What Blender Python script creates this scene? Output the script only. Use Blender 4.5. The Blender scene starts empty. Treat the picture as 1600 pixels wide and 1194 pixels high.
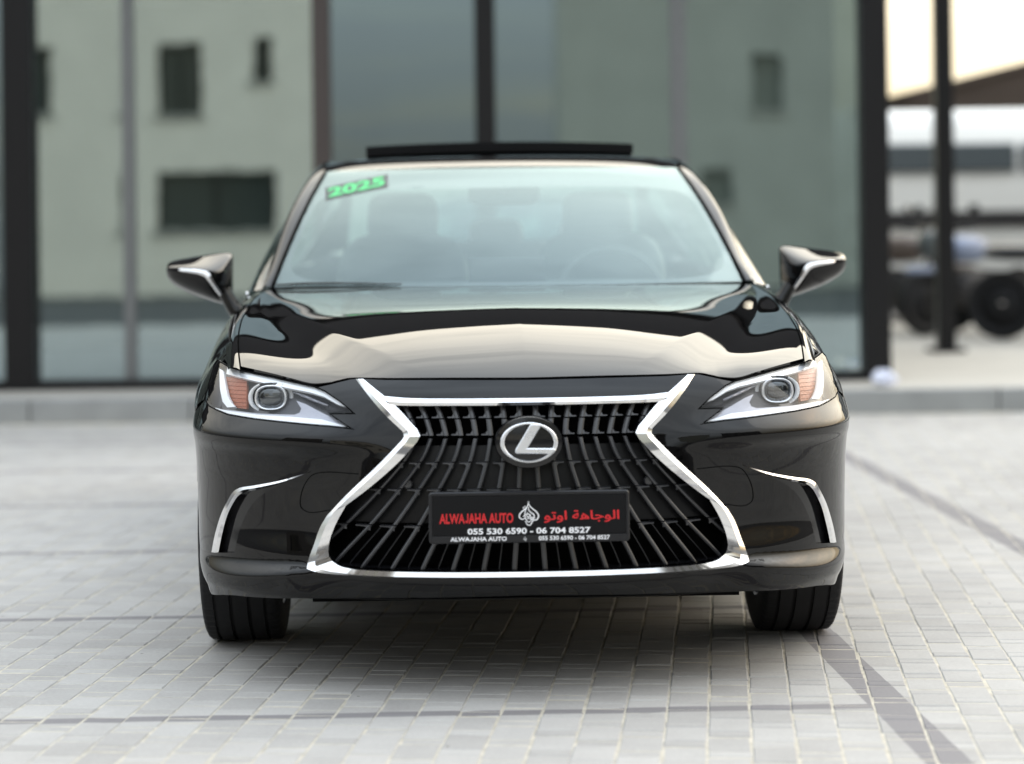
import bpy, bmesh, math, random
from mathutils import Vector, Matrix
from mathutils.geometry import delaunay_2d_cdt
R = math.radians
random.seed(7)
SC = bpy.context.scene
COL = SC.collection

# ------------------------------------------------------------------ camera
cam_d = bpy.data.cameras.new('camera')
cam = bpy.data.objects.new('camera', cam_d)
COL.objects.link(cam)
cam_d.lens = 80.1
cam_d.sensor_width = 36.0
cam_d.shift_y = -0.1494
cam_d.clip_end = 2000
cam_d.dof.use_dof = True
cam_d.dof.focus_distance = 6.1
cam_d.dof.aperture_fstop = 1.5
cam.matrix_world = Matrix.Translation((0, 0, 1.17)) @ Matrix.Rotation(R(90), 4, 'X') @ Matrix.Rotation(R(-0.7), 4, 'Z')
SC.camera = cam

# ------------------------------------------------------------------ sky and sun
SUN_AZ, SUN_EL = 62.0, 30.0          # compass style: 0 = +Y (beyond the car), clockwise
wd = bpy.data.worlds.new('World')
SC.world = wd
wd.use_nodes = True
wt = wd.node_tree
for n in list(wt.nodes):
    wt.nodes.remove(n)
def wn(t, **k):
    n = wt.nodes.new(t)
    for a, b in k.items():
        setattr(n, a, b)
    return n
w_out = wn('ShaderNodeOutputWorld')
w_bg = wn('ShaderNodeBackground')
w_bg.inputs['Strength'].default_value = 0.12
w_sky = wn('ShaderNodeTexSky', sky_type='NISHITA')
w_sky.sun_disc = False
w_sky.sun_elevation = R(SUN_EL)
w_sky.sun_rotation = R(SUN_AZ)
w_sky.air_density = 1.3
w_sky.dust_density = 2.5
w_tc = wn('ShaderNodeTexCoord')
w_sep = wn('ShaderNodeSeparateXYZ')
wt.links.new(w_tc.outputs['Generated'], w_sep.inputs[0])
def wmath(op, a, b=None, clamp=False):
    n = wn('ShaderNodeMath', operation=op, use_clamp=clamp)
    for i, q in enumerate((a, b)):
        if q is None:
            continue
        if isinstance(q, (int, float)):
            n.inputs[i].default_value = q
        else:
            wt.links.new(q, n.inputs[i])
    return n.outputs[0]
zc = wmath('MAXIMUM', w_sep.outputs[2], 0.0)
zden = wmath('ADD', zc, 0.12)
cx = wmath('DIVIDE', w_sep.outputs[0], zden)
cy = wmath('DIVIDE', w_sep.outputs[1], zden)
w_cmb = wn('ShaderNodeCombineXYZ')
wt.links.new(cx, w_cmb.inputs[0])
wt.links.new(wmath('MULTIPLY', cy, 1.9), w_cmb.inputs[1])
w_ns = wn('ShaderNodeTexNoise')
w_ns.inputs['Scale'].default_value = 1.15
w_ns.inputs['Detail'].default_value = 7
w_ns.inputs['Roughness'].default_value = 0.58
w_ns.inputs['Distortion'].default_value = 0.35
wt.links.new(w_cmb.outputs[0], w_ns.inputs['Vector'])
w_cr = wn('ShaderNodeValToRGB')
w_cr.color_ramp.elements[0].color = (0.38, 0.38, 0.38, 1)
w_cr.color_ramp.elements[0].position = 0.20
w_cr.color_ramp.elements[1].position = 0.54
wt.links.new(w_ns.outputs['Fac'], w_cr.inputs[0])
# cloud tone: cream near the horizon, grey-blue higher up
w_ce = wn('ShaderNodeValToRGB')
ce = w_ce.color_ramp
ce.elements[0].position = 0.0
ce.elements[0].color = (0.80, 0.86, 0.90, 1)
ce.elements[1].position = 1.0
ce.elements[1].color = (0.74, 0.83, 0.93, 1)
e = ce.elements.new(0.45); e.color = (0.84, 0.89, 0.93, 1)
wt.links.new(zc, w_ce.inputs[0])
w_cm = wn('ShaderNodeMix', data_type='RGBA', blend_type='MULTIPLY')
w_cm.inputs['Factor'].default_value = 1.0

# overcast luminance: brighter overhead, and towards the veiled sun
CLOUD = 17.0
sdir = Vector((math.sin(R(SUN_AZ * .5)), math.cos(R(SUN_AZ * .5)), 0.28)).normalized()
w_dot = wn('ShaderNodeVectorMath', operation='DOT_PRODUCT')
wt.links.new(w_tc.outputs['Generated'], w_dot.inputs[0]); w_dot.inputs[1].default_value = sdir
glow = wmath('MULTIPLY', wmath('POWER', wmath('MAXIMUM', w_dot.outputs['Value'], 0.0), 4.0), 1.25)
lum = wmath('ADD', wmath('ADD', 0.30, wmath('MULTIPLY', zc, 0.82)), glow)
# dusty air dims the lowest degrees above the horizon
w_hz = wn('ShaderNodeMapRange', interpolation_type='SMOOTHSTEP')
w_hz.inputs['From Max'].default_value = 0.30; w_hz.inputs['To Min'].default_value = 0.38
wt.links.new(zc, w_hz.inputs['Value'])
lum = wmath('MULTIPLY', lum, w_hz.outputs['Result'])
# warm cream on the bright side near the horizon
warm = wmath('MULTIPLY', wmath('SUBTRACT', 1.1, wmath('MULTIPLY', zc, 1.15), True), wmath('MULTIPLY', wmath('ADD', w_dot.outputs['Value'], 0.25), 1.2, True), True)
w_wm = wn('ShaderNodeMix', data_type='RGBA')
wt.links.new(warm, w_wm.inputs['Factor']); wt.links.new(w_ce.outputs[0], w_wm.inputs['A']); w_wm.inputs['B'].default_value = (1.0, 0.87, 0.63, 1)
wt.links.new(w_wm.outputs['Result'], w_cm.inputs['A'])
w_lum = wn('ShaderNodeCombineXYZ')
for _i in range(3): wt.links.new(wmath('MULTIPLY', lum, CLOUD), w_lum.inputs[_i])
wt.links.new(w_lum.outputs[0], w_cm.inputs['B'])
w_sk2 = wn('ShaderNodeMix', data_type='RGBA', blend_type='MULTIPLY')
w_sk2.inputs['Factor'].default_value = 1.0
wt.links.new(w_sky.outputs[0], w_sk2.inputs['A'])
w_sk2.inputs['B'].default_value = (1.15, 1.06, 0.97, 1)
w_mx = wn('ShaderNodeMix', data_type='RGBA')
wt.links.new(wmath('MULTIPLY', w_cr.outputs[0], 0.9), w_mx.inputs['Factor'])
wt.links.new(w_sk2.outputs['Result'], w_mx.inputs['A'])
wt.links.new(w_cm.outputs['Result'], w_mx.inputs['B'])
wt.links.new(w_mx.outputs['Result'], w_bg.inputs['Color'])
wt.links.new(w_bg.outputs[0], w_out.inputs[0])

sun_d = bpy.data.lights.new('sun', 'SUN')
sun_d.energy = 0.5
sun_d.angle = R(60)
sun_d.color = (1.0, 0.95, 0.88)
sun = bpy.data.objects.new('sun', sun_d)
COL.objects.link(sun)
_az = R(SUN_AZ)
_to = Vector((math.sin(_az) * math.cos(R(SUN_EL)), math.cos(_az) * math.cos(R(SUN_EL)), math.sin(R(SUN_EL))))
sun.rotation_euler = _to.to_track_quat('Z', 'Y').to_euler()
sun.location = (-4, -6, 12)

SC.view_settings.view_transform = 'Standard'
SC.view_settings.look = 'None'
SC.view_settings.exposure = 0.66
SC.view_settings.gamma = 1.0
SC.view_settings.use_curve_mapping = False
SC.render.engine = 'CYCLES'
SC.cycles.max_bounces = 10
SC.cycles.transparent_max_bounces = 24
SC.cycles.glossy_bounces = 6
SC.cycles.use_denoising = True
SC.cycles.caustics_reflective = False
SC.cycles.caustics_refractive = False

# ------------------------------------------------------------------ materials
MATS = {}
def pmat(name, col, rough=0.5, metal=0.0, spec=0.5, coat=0.0, var=0.12, nscale=30.0, bump=0.0, bscale=200.0, rvar=0.1, coatr=0.03):
    m = bpy.data.materials.new(name)
    m.use_nodes = True
    t = m.node_tree
    b = t.nodes['Principled BSDF']
    b.inputs['Roughness'].default_value = rough
    b.inputs['Metallic'].default_value = metal
    b.inputs['Specular IOR Level'].default_value = spec
    b.inputs['Coat Weight'].default_value = coat
    b.inputs['Coat Roughness'].default_value = coatr
    tc = t.nodes.new('ShaderNodeTexCoord')
    ns = t.nodes.new('ShaderNodeTexNoise')
    ns.inputs['Scale'].default_value = nscale
    ns.inputs['Detail'].default_value = 5
    t.links.new(tc.outputs['Object'], ns.inputs['Vector'])
    mx = t.nodes.new('ShaderNodeMix'); mx.data_type = 'RGBA'
    lo = [c * (1 - var) for c in col]; hi = [min(1, c * (1 + var)) for c in col]
    mx.inputs['A'].default_value = (*lo, 1); mx.inputs['B'].default_value = (*hi, 1)
    t.links.new(ns.outputs['Fac'], mx.inputs['Factor'])
    t.links.new(mx.outputs['Result'], b.inputs['Base Color'])
    if rvar:
        mr = t.nodes.new('ShaderNodeMapRange')
        mr.inputs['To Min'].default_value = max(0.0, rough * (1 - rvar)); mr.inputs['To Max'].default_value = min(1, rough * (1 + rvar))
        t.links.new(ns.outputs['Fac'], mr.inputs['Value'])
        t.links.new(mr.outputs['Result'], b.inputs['Roughness'])
    if bump:
        n2 = t.nodes.new('ShaderNodeTexNoise')
        n2.inputs['Scale'].default_value = bscale; n2.inputs['Detail'].default_value = 4
        t.links.new(tc.outputs['Object'], n2.inputs['Vector'])
        bp = t.nodes.new('ShaderNodeBump')
        bp.inputs['Strength'].default_value = bump; bp.inputs['Distance'].default_value = 0.002
        t.links.new(n2.outputs['Fac'], bp.inputs['Height'])
        t.links.new(bp.outputs['Normal'], b.inputs['Normal'])
    MATS[name] = m
    return m

def glass(name, tint, refl=(1, 1, 1), ior=1.5, floor=0.0, rough=0.0, gain=1.0):
    """thin clear pane: Fresnel mirror over a tinted see-through sheet"""
    m = bpy.data.materials.new(name); m.use_nodes = True
    t = m.node_tree
    for n in list(t.nodes):
        t.nodes.remove(n)
    o = t.nodes.new('ShaderNodeOutputMaterial')
    mx = t.nodes.new('ShaderNodeMixShader')
    fr = t.nodes.new('ShaderNodeFresnel'); fr.inputs['IOR'].default_value = ior
    mr = t.nodes.new('ShaderNodeMapRange')
    mr.inputs['To Min'].default_value = floor; mr.inputs['To Max'].default_value = gain
    geo = t.nodes.new('ShaderNodeNewGeometry')
    # the same reflectance from both faces
    tc = t.nodes.new('ShaderNodeTexCoord')
    ns = t.nodes.new('ShaderNodeTexNoise'); ns.inputs['Scale'].default_value = 3.0
    t.links.new(tc.outputs['Object'], ns.inputs['Vector'])
    bp = t.nodes.new('ShaderNodeBump'); bp.inputs['Strength'].default_value = 0.02; bp.inputs['Distance'].default_value = 0.01
    t.links.new(ns.outputs['Fac'], bp.inputs['Height'])
    tr = t.nodes.new('ShaderNodeBsdfTransparent'); tr.inputs[0].default_value = (*tint, 1)
    gl = t.nodes.new('ShaderNodeBsdfGlossy'); gl.inputs[0].default_value = (*refl, 1); gl.inputs['Roughness'].default_value = rough
    t.links.new(bp.outputs['Normal'], gl.inputs['Normal'])
    im = t.nodes.new('ShaderNodeMapRange'); im.inputs['To Min'].default_value = ior; im.inputs['To Max'].default_value = 1 / ior
    t.links.new(geo.outputs['Backfacing'], im.inputs['Value']); t.links.new(im.outputs['Result'], fr.inputs['IOR'])
    t.links.new(fr.outputs[0], mr.inputs['Value'])
    t.links.new(mr.outputs['Result'], mx.inputs[0])
    t.links.new(tr.outputs[0], mx.inputs[1]); t.links.new(gl.outputs[0], mx.inputs[2])
    t.links.new(mx.outputs[0], o.inputs[0])
    MATS[name] = m
    return m

pmat('paint', (0.0012, 0.0011, 0.0013), 0.02, 0.0, 0.37, 0.0, var=0.05, nscale=900, rvar=0.0, coatr=0.012)
pmat('chrome', (0.84, 0.84, 0.85), 0.075, 1.0, var=0.02, nscale=60)
pmat('satin_chrome', (0.62, 0.62, 0.64), 0.2, 1.0, var=0.03)
pmat('gloss_black', (0.006, 0.006, 0.007), 0.12, 0, 0.5, var=0.1)
pmat('trim_black', (0.009, 0.009, 0.010), 0.42, 0, 0.45, bump=0.15, bscale=900)
pmat('slat', (0.030, 0.030, 0.033), 0.30, 0, 0.7, var=0.15, nscale=80)
pmat('grille_panel', (0.005, 0.005, 0.006), 0.35, 0, 0.25)
pmat('void', (0.004, 0.004, 0.004), 0.9, 0, 0.1)
pmat('rubber', (0.010, 0.010, 0.011), 0.72, 0, 0.3, var=0.3, nscale=60, bump=0.3, bscale=260)
pmat('rim', (0.45, 0.45, 0.47), 0.25, 1.0)
pmat('plastic_white', (0.80, 0.81, 0.83), 0.22, 0, 0.5, coat=0.4, var=0.03)
pmat('lamp_chrome', (0.88, 0.89, 0.92), 0.28, 0.85, 0.5, var=0.03)
pmat('lamp_grey', (0.36, 0.36, 0.40), 0.22, 0.3, 0.5, var=0.1)
pmat('lamp_dark', (0.045, 0.043, 0.050), 0.3, 0, 0.5)
pmat('amber', (0.30, 0.065, 0.014), 0.3, 0, 0.35, coat=0.0, var=0.25, nscale=140, bump=0.9, bscale=120)
pmat('plate_black', (0.004, 0.004, 0.005), 0.45, 0, 0.2)
pmat('plate_frame', (0.009, 0.009, 0.011), 0.4, 0, 0.4)
pmat('print_red', (0.62, 0.025, 0.03), 0.5, 0, 0.3, var=0.05)
pmat('print_white', (0.85, 0.85, 0.87), 0.5, 0, 0.3, var=0.03)
pmat('sticker_green', (0.06, 0.55, 0.17), 0.5, 0, 0.3, var=0.08)
pmat('sticker_grey', (0.06, 0.065, 0.07), 0.5, 0, 0.3)
pmat('frit', (0.012, 0.012, 0.014), 0.4, 0, 0.3)
pmat('leather', (0.045, 0.043, 0.042), 0.5, 0, 0.4, bump=0.2, bscale=300)
pmat('leather_light', (0.20, 0.19, 0.18), 0.5, 0, 0.4, bump=0.2, bscale=300)
pmat('dash', (0.018, 0.018, 0.019), 0.6, 0, 0.3, bump=0.2, bscale=700)
pmat('headliner', (0.42, 0.41, 0.39), 0.9, 0, 0.2)
pmat('under', (0.010, 0.010, 0.010), 0.8, 0, 0.2)
pmat('tail_red', (0.35, 0.01, 0.012), 0.15, 0, 0.5, coat=0.6)
pmat('mirror_silver', (0.85, 0.86, 0.87), 0.02, 1.0, var=0.01)
glass('windscreen', (0.78, 0.88, 0.87), (0.80, 0.98, 1.0), 1.88, 0.0)
glass('cabin_glass', (0.55, 0.68, 0.66), (1, 1, 1), 1.55, 0.02)
glass('dark_glass', (0.10, 0.12, 0.12), (1, 1, 1), 1.5, 0.02)
glass('lamp_lens', (0.94, 0.95, 0.96), (1, 1, 1), 1.30, 0.0)
glass('projector_lens', (0.35, 0.40, 0.46), (0.92, 0.97, 1.0), 1.6, 0.06)

# ------------------------------------------------------------------ mesh helpers
def link(o, parent=None):
    COL.objects.link(o)
    if parent is not None:
        o.parent = parent
    return o
def mesh(name, verts, faces, mat=None, parent=None, smooth=True, loc=None):
    me = bpy.data.meshes.new(name)
    me.from_pydata([tuple(v) for v in verts], [], [tuple(f) for f in faces])
    if smooth:
        me.polygons.foreach_set('use_smooth', [True] * len(me.polygons))
    if mat:
        me.materials.append(MATS[mat] if isinstance(mat, str) else mat)
    me.update()
    o = bpy.data.objects.new(name, me)
    if loc:
        o.location = loc
    return link(o, parent)
def thing(name, label, cat, loc=(0, 0, 0), rz=0.0, group=None):
    o = bpy.data.objects.new(name, None)
    o.location = loc; o.rotation_euler = (0, 0, rz)
    o.empty_display_size = 0.2
    link(o); tag(o, label, cat, group)
    return o
def tag(o, label=None, cat=None, group=None, kind=None):
    if label: o['label'] = label
    if cat: o['category'] = cat
    if group: o['group'] = group
    if kind: o['kind'] = kind
    return o
class MB:
    """collects shapes into one mesh"""
    def __init__(s): s.v = []; s.f = []
    def add(s, vs, fs):
        k = len(s.v); s.v += [tuple(v) for v in vs]; s.f += [tuple(i + k for i in f) for f in fs]; return s
    def box(s, x0, x1, y0, y1, z0, z1, bev=0.0):
        if not bev:
            vs = [(x, y, z) for z in (z0, z1) for y in (y0, y1) for x in (x0, x1)]
            return s.add(vs, [(0, 2, 3, 1), (4, 5, 7, 6), (0, 1, 5, 4), (2, 6, 7, 3), (0, 4, 6, 2), (1, 3, 7, 5)])
        bm = bmesh.new()
        bmesh.ops.create_cube(bm, size=1)
        for v in bm.verts:
            v.co = Vector(((x0 + x1) / 2 + v.co.x * (x1 - x0), (y0 + y1) / 2 + v.co.y * (y1 - y0), (z0 + z1) / 2 + v.co.z * (z1 - z0)))
        bmesh.ops.bevel(bm, geom=bm.edges[:], offset=bev, segments=2, affect='EDGES', profile=0.6)
        bm.verts.index_update()
        s.add([v.co[:] for v in bm.verts], [[v.index for v in f.verts] for f in bm.faces]); bm.free()
        return s
    def tube(s, pts, r, n=8, closed=False, sx=1.0):
        pts = [Vector(p) for p in pts]; m = len(pts); vs = []; fs = []
        prev = None
        for i, p in enumerate(pts):
            a = pts[(i - 1) % m] if closed or i > 0 else p
            b = pts[(i + 1) % m] if closed or i < m - 1 else p
            d = (b - a).normalized()
            up = Vector((0, 0, 1)) if abs(d.z) < 0.9 else Vector((0, 1, 0))
            if prev is not None: up = prev
            e1 = (up - d * up.dot(d)).normalized(); e2 = d.cross(e1); prev = e1
            rr = r[i] if isinstance(r, (list, tuple)) else r
            for k in range(n):
                a_ = 2 * math.pi * k / n
                vs.append(p + e1 * math.cos(a_) * rr + e2 * math.sin(a_) * rr * sx)
        for i in range(m if closed else m - 1):
            j = (i + 1) % m
            for k in range(n):
                k2 = (k + 1) % n
                fs.append((i * n + k, i * n + k2, j * n + k2, j * n + k))
        if not closed:
            fs.append(tuple(range(n - 1, -1, -1))); fs.append(tuple((m - 1) * n + k for k in range(n)))
        return s.add(vs, fs)
    def lathe_x(s, prof, c=(0, 0, 0), n=64, caps=False):
        """prof: (x, r) pairs turned about the x axis"""
        vs = []; fs = []; m = len(prof)
        for k in range(n):
            a = 2 * math.pi * k / n
            for x, r in prof:
                if callable(r): r = r(k)
                vs.append((c[0] + x, c[1] + r * math.cos(a), c[2] + r * math.sin(a)))
        for k in range(n):
            k2 = (k + 1) % n
            for i in range(m - 1):
                fs.append((k * m + i, k * m + i + 1, k2 * m + i + 1, k2 * m + i))
        return s.add(vs, fs)
    def sell(s, c, r, e=0.5, nu=24, nv=14, rot=None):
        """super-ellipsoid cushion"""
        def p(w, q): return math.copysign(abs(w) ** q, w)
        vs = []; fs = []
        for j in range(nv + 1):
            th = -math.pi / 2 + math.pi * j / nv
            for i in range(nu):
                ph = 2 * math.pi * i / nu
                v = Vector((r[0] * p(math.cos(th), e) * p(math.cos(ph), e), r[1] * p(math.cos(th), e) * p(math.sin(ph), e), r[2] * p(math.sin(th), e)))
                if rot: v = rot @ v
                vs.append(v + Vector(c))
        for j in range(nv):
            for i in range(nu):
                i2 = (i + 1) % nu
                fs.append((j * nu + i, j * nu + i2, (j + 1) * nu + i2, (j + 1) * nu + i))
        return s.add(vs, fs)
    def build(s, name, mat, parent=None, smooth=False, loc=None):
        o = mesh(name, s.v, s.f, mat, parent, smooth, loc)
        return o
    def build_s(s, name, mat, parent=None, angle=35, loc=None):
        o = s.build(name, mat, parent, True, loc)
        o.data.set_sharp_from_angle(angle=R(angle))
        return o
def copy_tree(o, parent=None):
    c = o.copy(); link(c, parent)
    for ch in [k for k in COL.objects if k.parent is o]:
        copy_tree(ch, c)
    return c

def in_poly(p, poly):
    x, y = p; c = False; n = len(poly); j = n - 1
    for i in range(n):
        xi, yi = poly[i]; xj, yj = poly[j]
        if (yi > y) != (yj > y) and x < (xj - xi) * (y - yi) / (yj - yi) + xi:
            c = not c
        j = i
    return c
def densify(pts, step, closed=True):
    out = []; n = len(pts)
    for i in range(n if closed else n - 1):
        a = pts[i]; b = pts[(i + 1) % n]
        d = math.dist(a, b); k = max(1, int(d / step + 0.5))
        for q in range(k):
            t = q / k
            out.append(tuple(a[c] + (b[c] - a[c]) * t for c in range(len(a))))
    if not closed: out.append(tuple(pts[-1]))
    return out
def smooth_line(pts, step=0.008, closed=False):
    """centripetal-ish Catmull-Rom through the points"""
    n = len(pts); out = []
    for i in range(n if closed else n - 1):
        if closed:
            p0, p1, p2, p3 = (pts[(i + k) % n] for k in (-1, 0, 1, 2))
        else:
            p1, p2 = pts[i], pts[i + 1]
            p0 = pts[i - 1] if i > 0 else tuple(2 * a - b for a, b in zip(p1, p2))
            p3 = pts[i + 2] if i + 2 < n else tuple(2 * b - a for a, b in zip(p1, p2))
        d1 = math.dist(p1, p2)
        k = max(1, int(d1 / step + 0.5))
        l0 = max(math.dist(p0, p1), 1e-6); l2 = max(math.dist(p2, p3), 1e-6)
        for q in range(k):
            t = q / k
            o = []
            for a, b, c, d in zip(p0, p1, p2, p3):
                m1 = 0.5 * ((b - a) / l0 + (c - b) / d1) * d1 if d1 else 0
                m2 = 0.5 * ((c - b) / d1 + (d - c) / l2) * d1 if d1 else 0
                o.append((2 * t**3 - 3 * t * t + 1) * b + (t**3 - 2 * t * t + t) * m1 + (-2 * t**3 + 3 * t * t) * c + (t**3 - t * t) * m2)
            out.append(tuple(o))
    if not closed: out.append(tuple(pts[-1]))
    return out
def inset(poly, d):
    n = len(poly)
    area = sum(poly[i][0] * poly[(i + 1) % n][1] - poly[(i + 1) % n][0] * poly[i][1] for i in range(n))
    sgn = 1 if area > 0 else -1
    out = []
    for i in range(n):
        a = Vector(poly[i - 1]); b = Vector(poly[i]); c = Vector(poly[(i + 1) % n])
        e1 = (b - a); e2 = (c - b)
        if e1.length < 1e-9 or e2.length < 1e-9: out.append(tuple(b)); continue
        n1 = Vector((-e1.y, e1.x)).normalized() * sgn; n2 = Vector((-e2.y, e2.x)).normalized() * sgn
        m = (n1 + n2)
        if m.length < 1e-6: out.append(tuple(b)); continue
        m.normalize(); k = d / max(0.4, m.dot(n1))
        out.append(tuple(b + m * k))
    return out

def cdt_panel(outline, holes, surf, res, ref, todom=None, flange=0.012, axis0=True, both=False, side=1, jitter=None, close_back=False):
    """Triangulated body panel. outline/holes: 2-D polygons in the panel's own coordinates,
    surf: 2-D -> 3-D, ref: rough outward direction. Returns verts, faces."""
    td = todom or (lambda p: p)
    fd = surf
    polys = [[td(p) for p in outline]] + [[td(p) for p in h] for h in holes]
    pts = []; edges = []; seen = {}
    for pl in polys:
        idx = []
        for p in pl:
            key = (round(p[0], 6), round(p[1], 6))
            if key not in seen:
                seen[key] = len(pts); pts.append(Vector(p))
            idx.append(seen[key])
        for i in range(len(idx)):
            a, b = idx[i], idx[(i + 1) % len(idx)]
            if a != b: edges.append((a, b))
    xs = [p[0] for p in polys[0]]; ys = [p[1] for p in polys[0]]
    rx, ry = res if isinstance(res, tuple) else (res, res)
    cell = {}
    for p in pts:
        cell.setdefault((int(p[0] // rx), int(p[1] // ry)), []).append(p)
    nx = int((max(xs) - min(xs)) / rx) + 2; ny = int((max(ys) - min(ys)) / ry) + 2
    for i in range(nx):
        for j in range(ny):
            p = (min(xs) + (i + 0.5) * rx, min(ys) + (j + (0.5 if i % 2 else 0.25)) * ry)
            if not in_poly(p, polys[0]) or any(in_poly(p, h) for h in polys[1:]): continue
            ci, cj = int(p[0] // rx), int(p[1] // ry); bad = False
            for a in (-1, 0, 1):
                for b in (-1, 0, 1):
                    for q in cell.get((ci + a, cj + b), ()):
                        if ((q[0] - p[0]) / rx) ** 2 + ((q[1] - p[1]) / ry) ** 2 < 0.2: bad = True
            if not bad: pts.append(Vector(p))
    r = delaunay_2d_cdt(pts, edges, [], 0, 1e-7)
    vs2, fs = r[0], r[2]
    tris = []
    for f in fs:
        c = (sum(vs2[i][0] for i in f) / len(f), sum(vs2[i][1] for i in f) / len(f))
        if in_poly(c, polys[0]) and not any(in_poly(c, h) for h in polys[1:]):
            tris.append(list(f))
    used = sorted({i for f in tris for i in f}); mp = {o: n for n, o in enumerate(used)}
    V = [Vector(fd(vs2[i])) for i in used]
    T = []
    ref = Vector(ref)
    for f in tris:
        a, b, c = (mp[i] for i in f)
        nrm = (V[b] - V[a]).cross(V[c] - V[a])
        T.append((a, b, c) if nrm.dot(ref) > 0 else (a, c, b))
    if flange:
        N = [Vector((0, 0, 0)) for _ in V]; cnt = {}
        for f in T:
            nrm = (V[f[1]] - V[f[0]]).cross(V[f[2]] - V[f[0]])
            for i in f: N[i] += nrm
            for i in range(3):
                e = (f[i], f[(i + 1) % 3]); cnt[e] = cnt.get(e, 0) + 1
        bedges = [e for e in cnt if (e[1], e[0]) not in cnt]
        n0 = len(V); top = {}; mid = {}; low = {}
        for a, b in bedges:
            if axis0 and abs(V[a].x) < 1e-4 and abs(V[b].x) < 1e-4: continue
            q = []
            for i in (a, b):
                if i not in top:
                    nn = N[i].normalized()
                    top[i] = len(V); V.append(V[i].copy())
                    low[i] = len(V); V.append(V[i] - nn * flange)
                q.append(i)
            T.append((top[b], top[a], low[a], low[b]))
    return V, T
def mirror_join(V, T):
    k = len(V); mp = []
    V2 = list(V)
    for i, v in enumerate(V):
        if abs(v.x) < 1e-4:
            v.x = 0.0; mp.append(i)
        else:
            mp.append(len(V2)); V2.append(Vector((-v.x, v.y, v.z)))
    T2 = list(T)
    for f in T:
        g = tuple(mp[i] for i in reversed(f))
        if len(set(g)) >= 3: T2.append(g)
    return V2, T2
def mirrored(V, T):
    return [Vector((-v[0], v[1], v[2])) for v in V], [tuple(reversed(f)) for f in T]
def grid_vf(fn, nu, nv, u0=0., u1=1., v0=0., v1=1.):
    V = [Vector(fn(u0 + (u1 - u0) * i / nu, v0 + (v1 - v0) * j / nv)) for j in range(nv + 1) for i in range(nu + 1)]
    Fc = [(j * (nu + 1) + i, j * (nu + 1) + i + 1, (j + 1) * (nu + 1) + i + 1, (j + 1) * (nu + 1) + i) for j in range(nv) for i in range(nu)]
    return V, Fc
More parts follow.
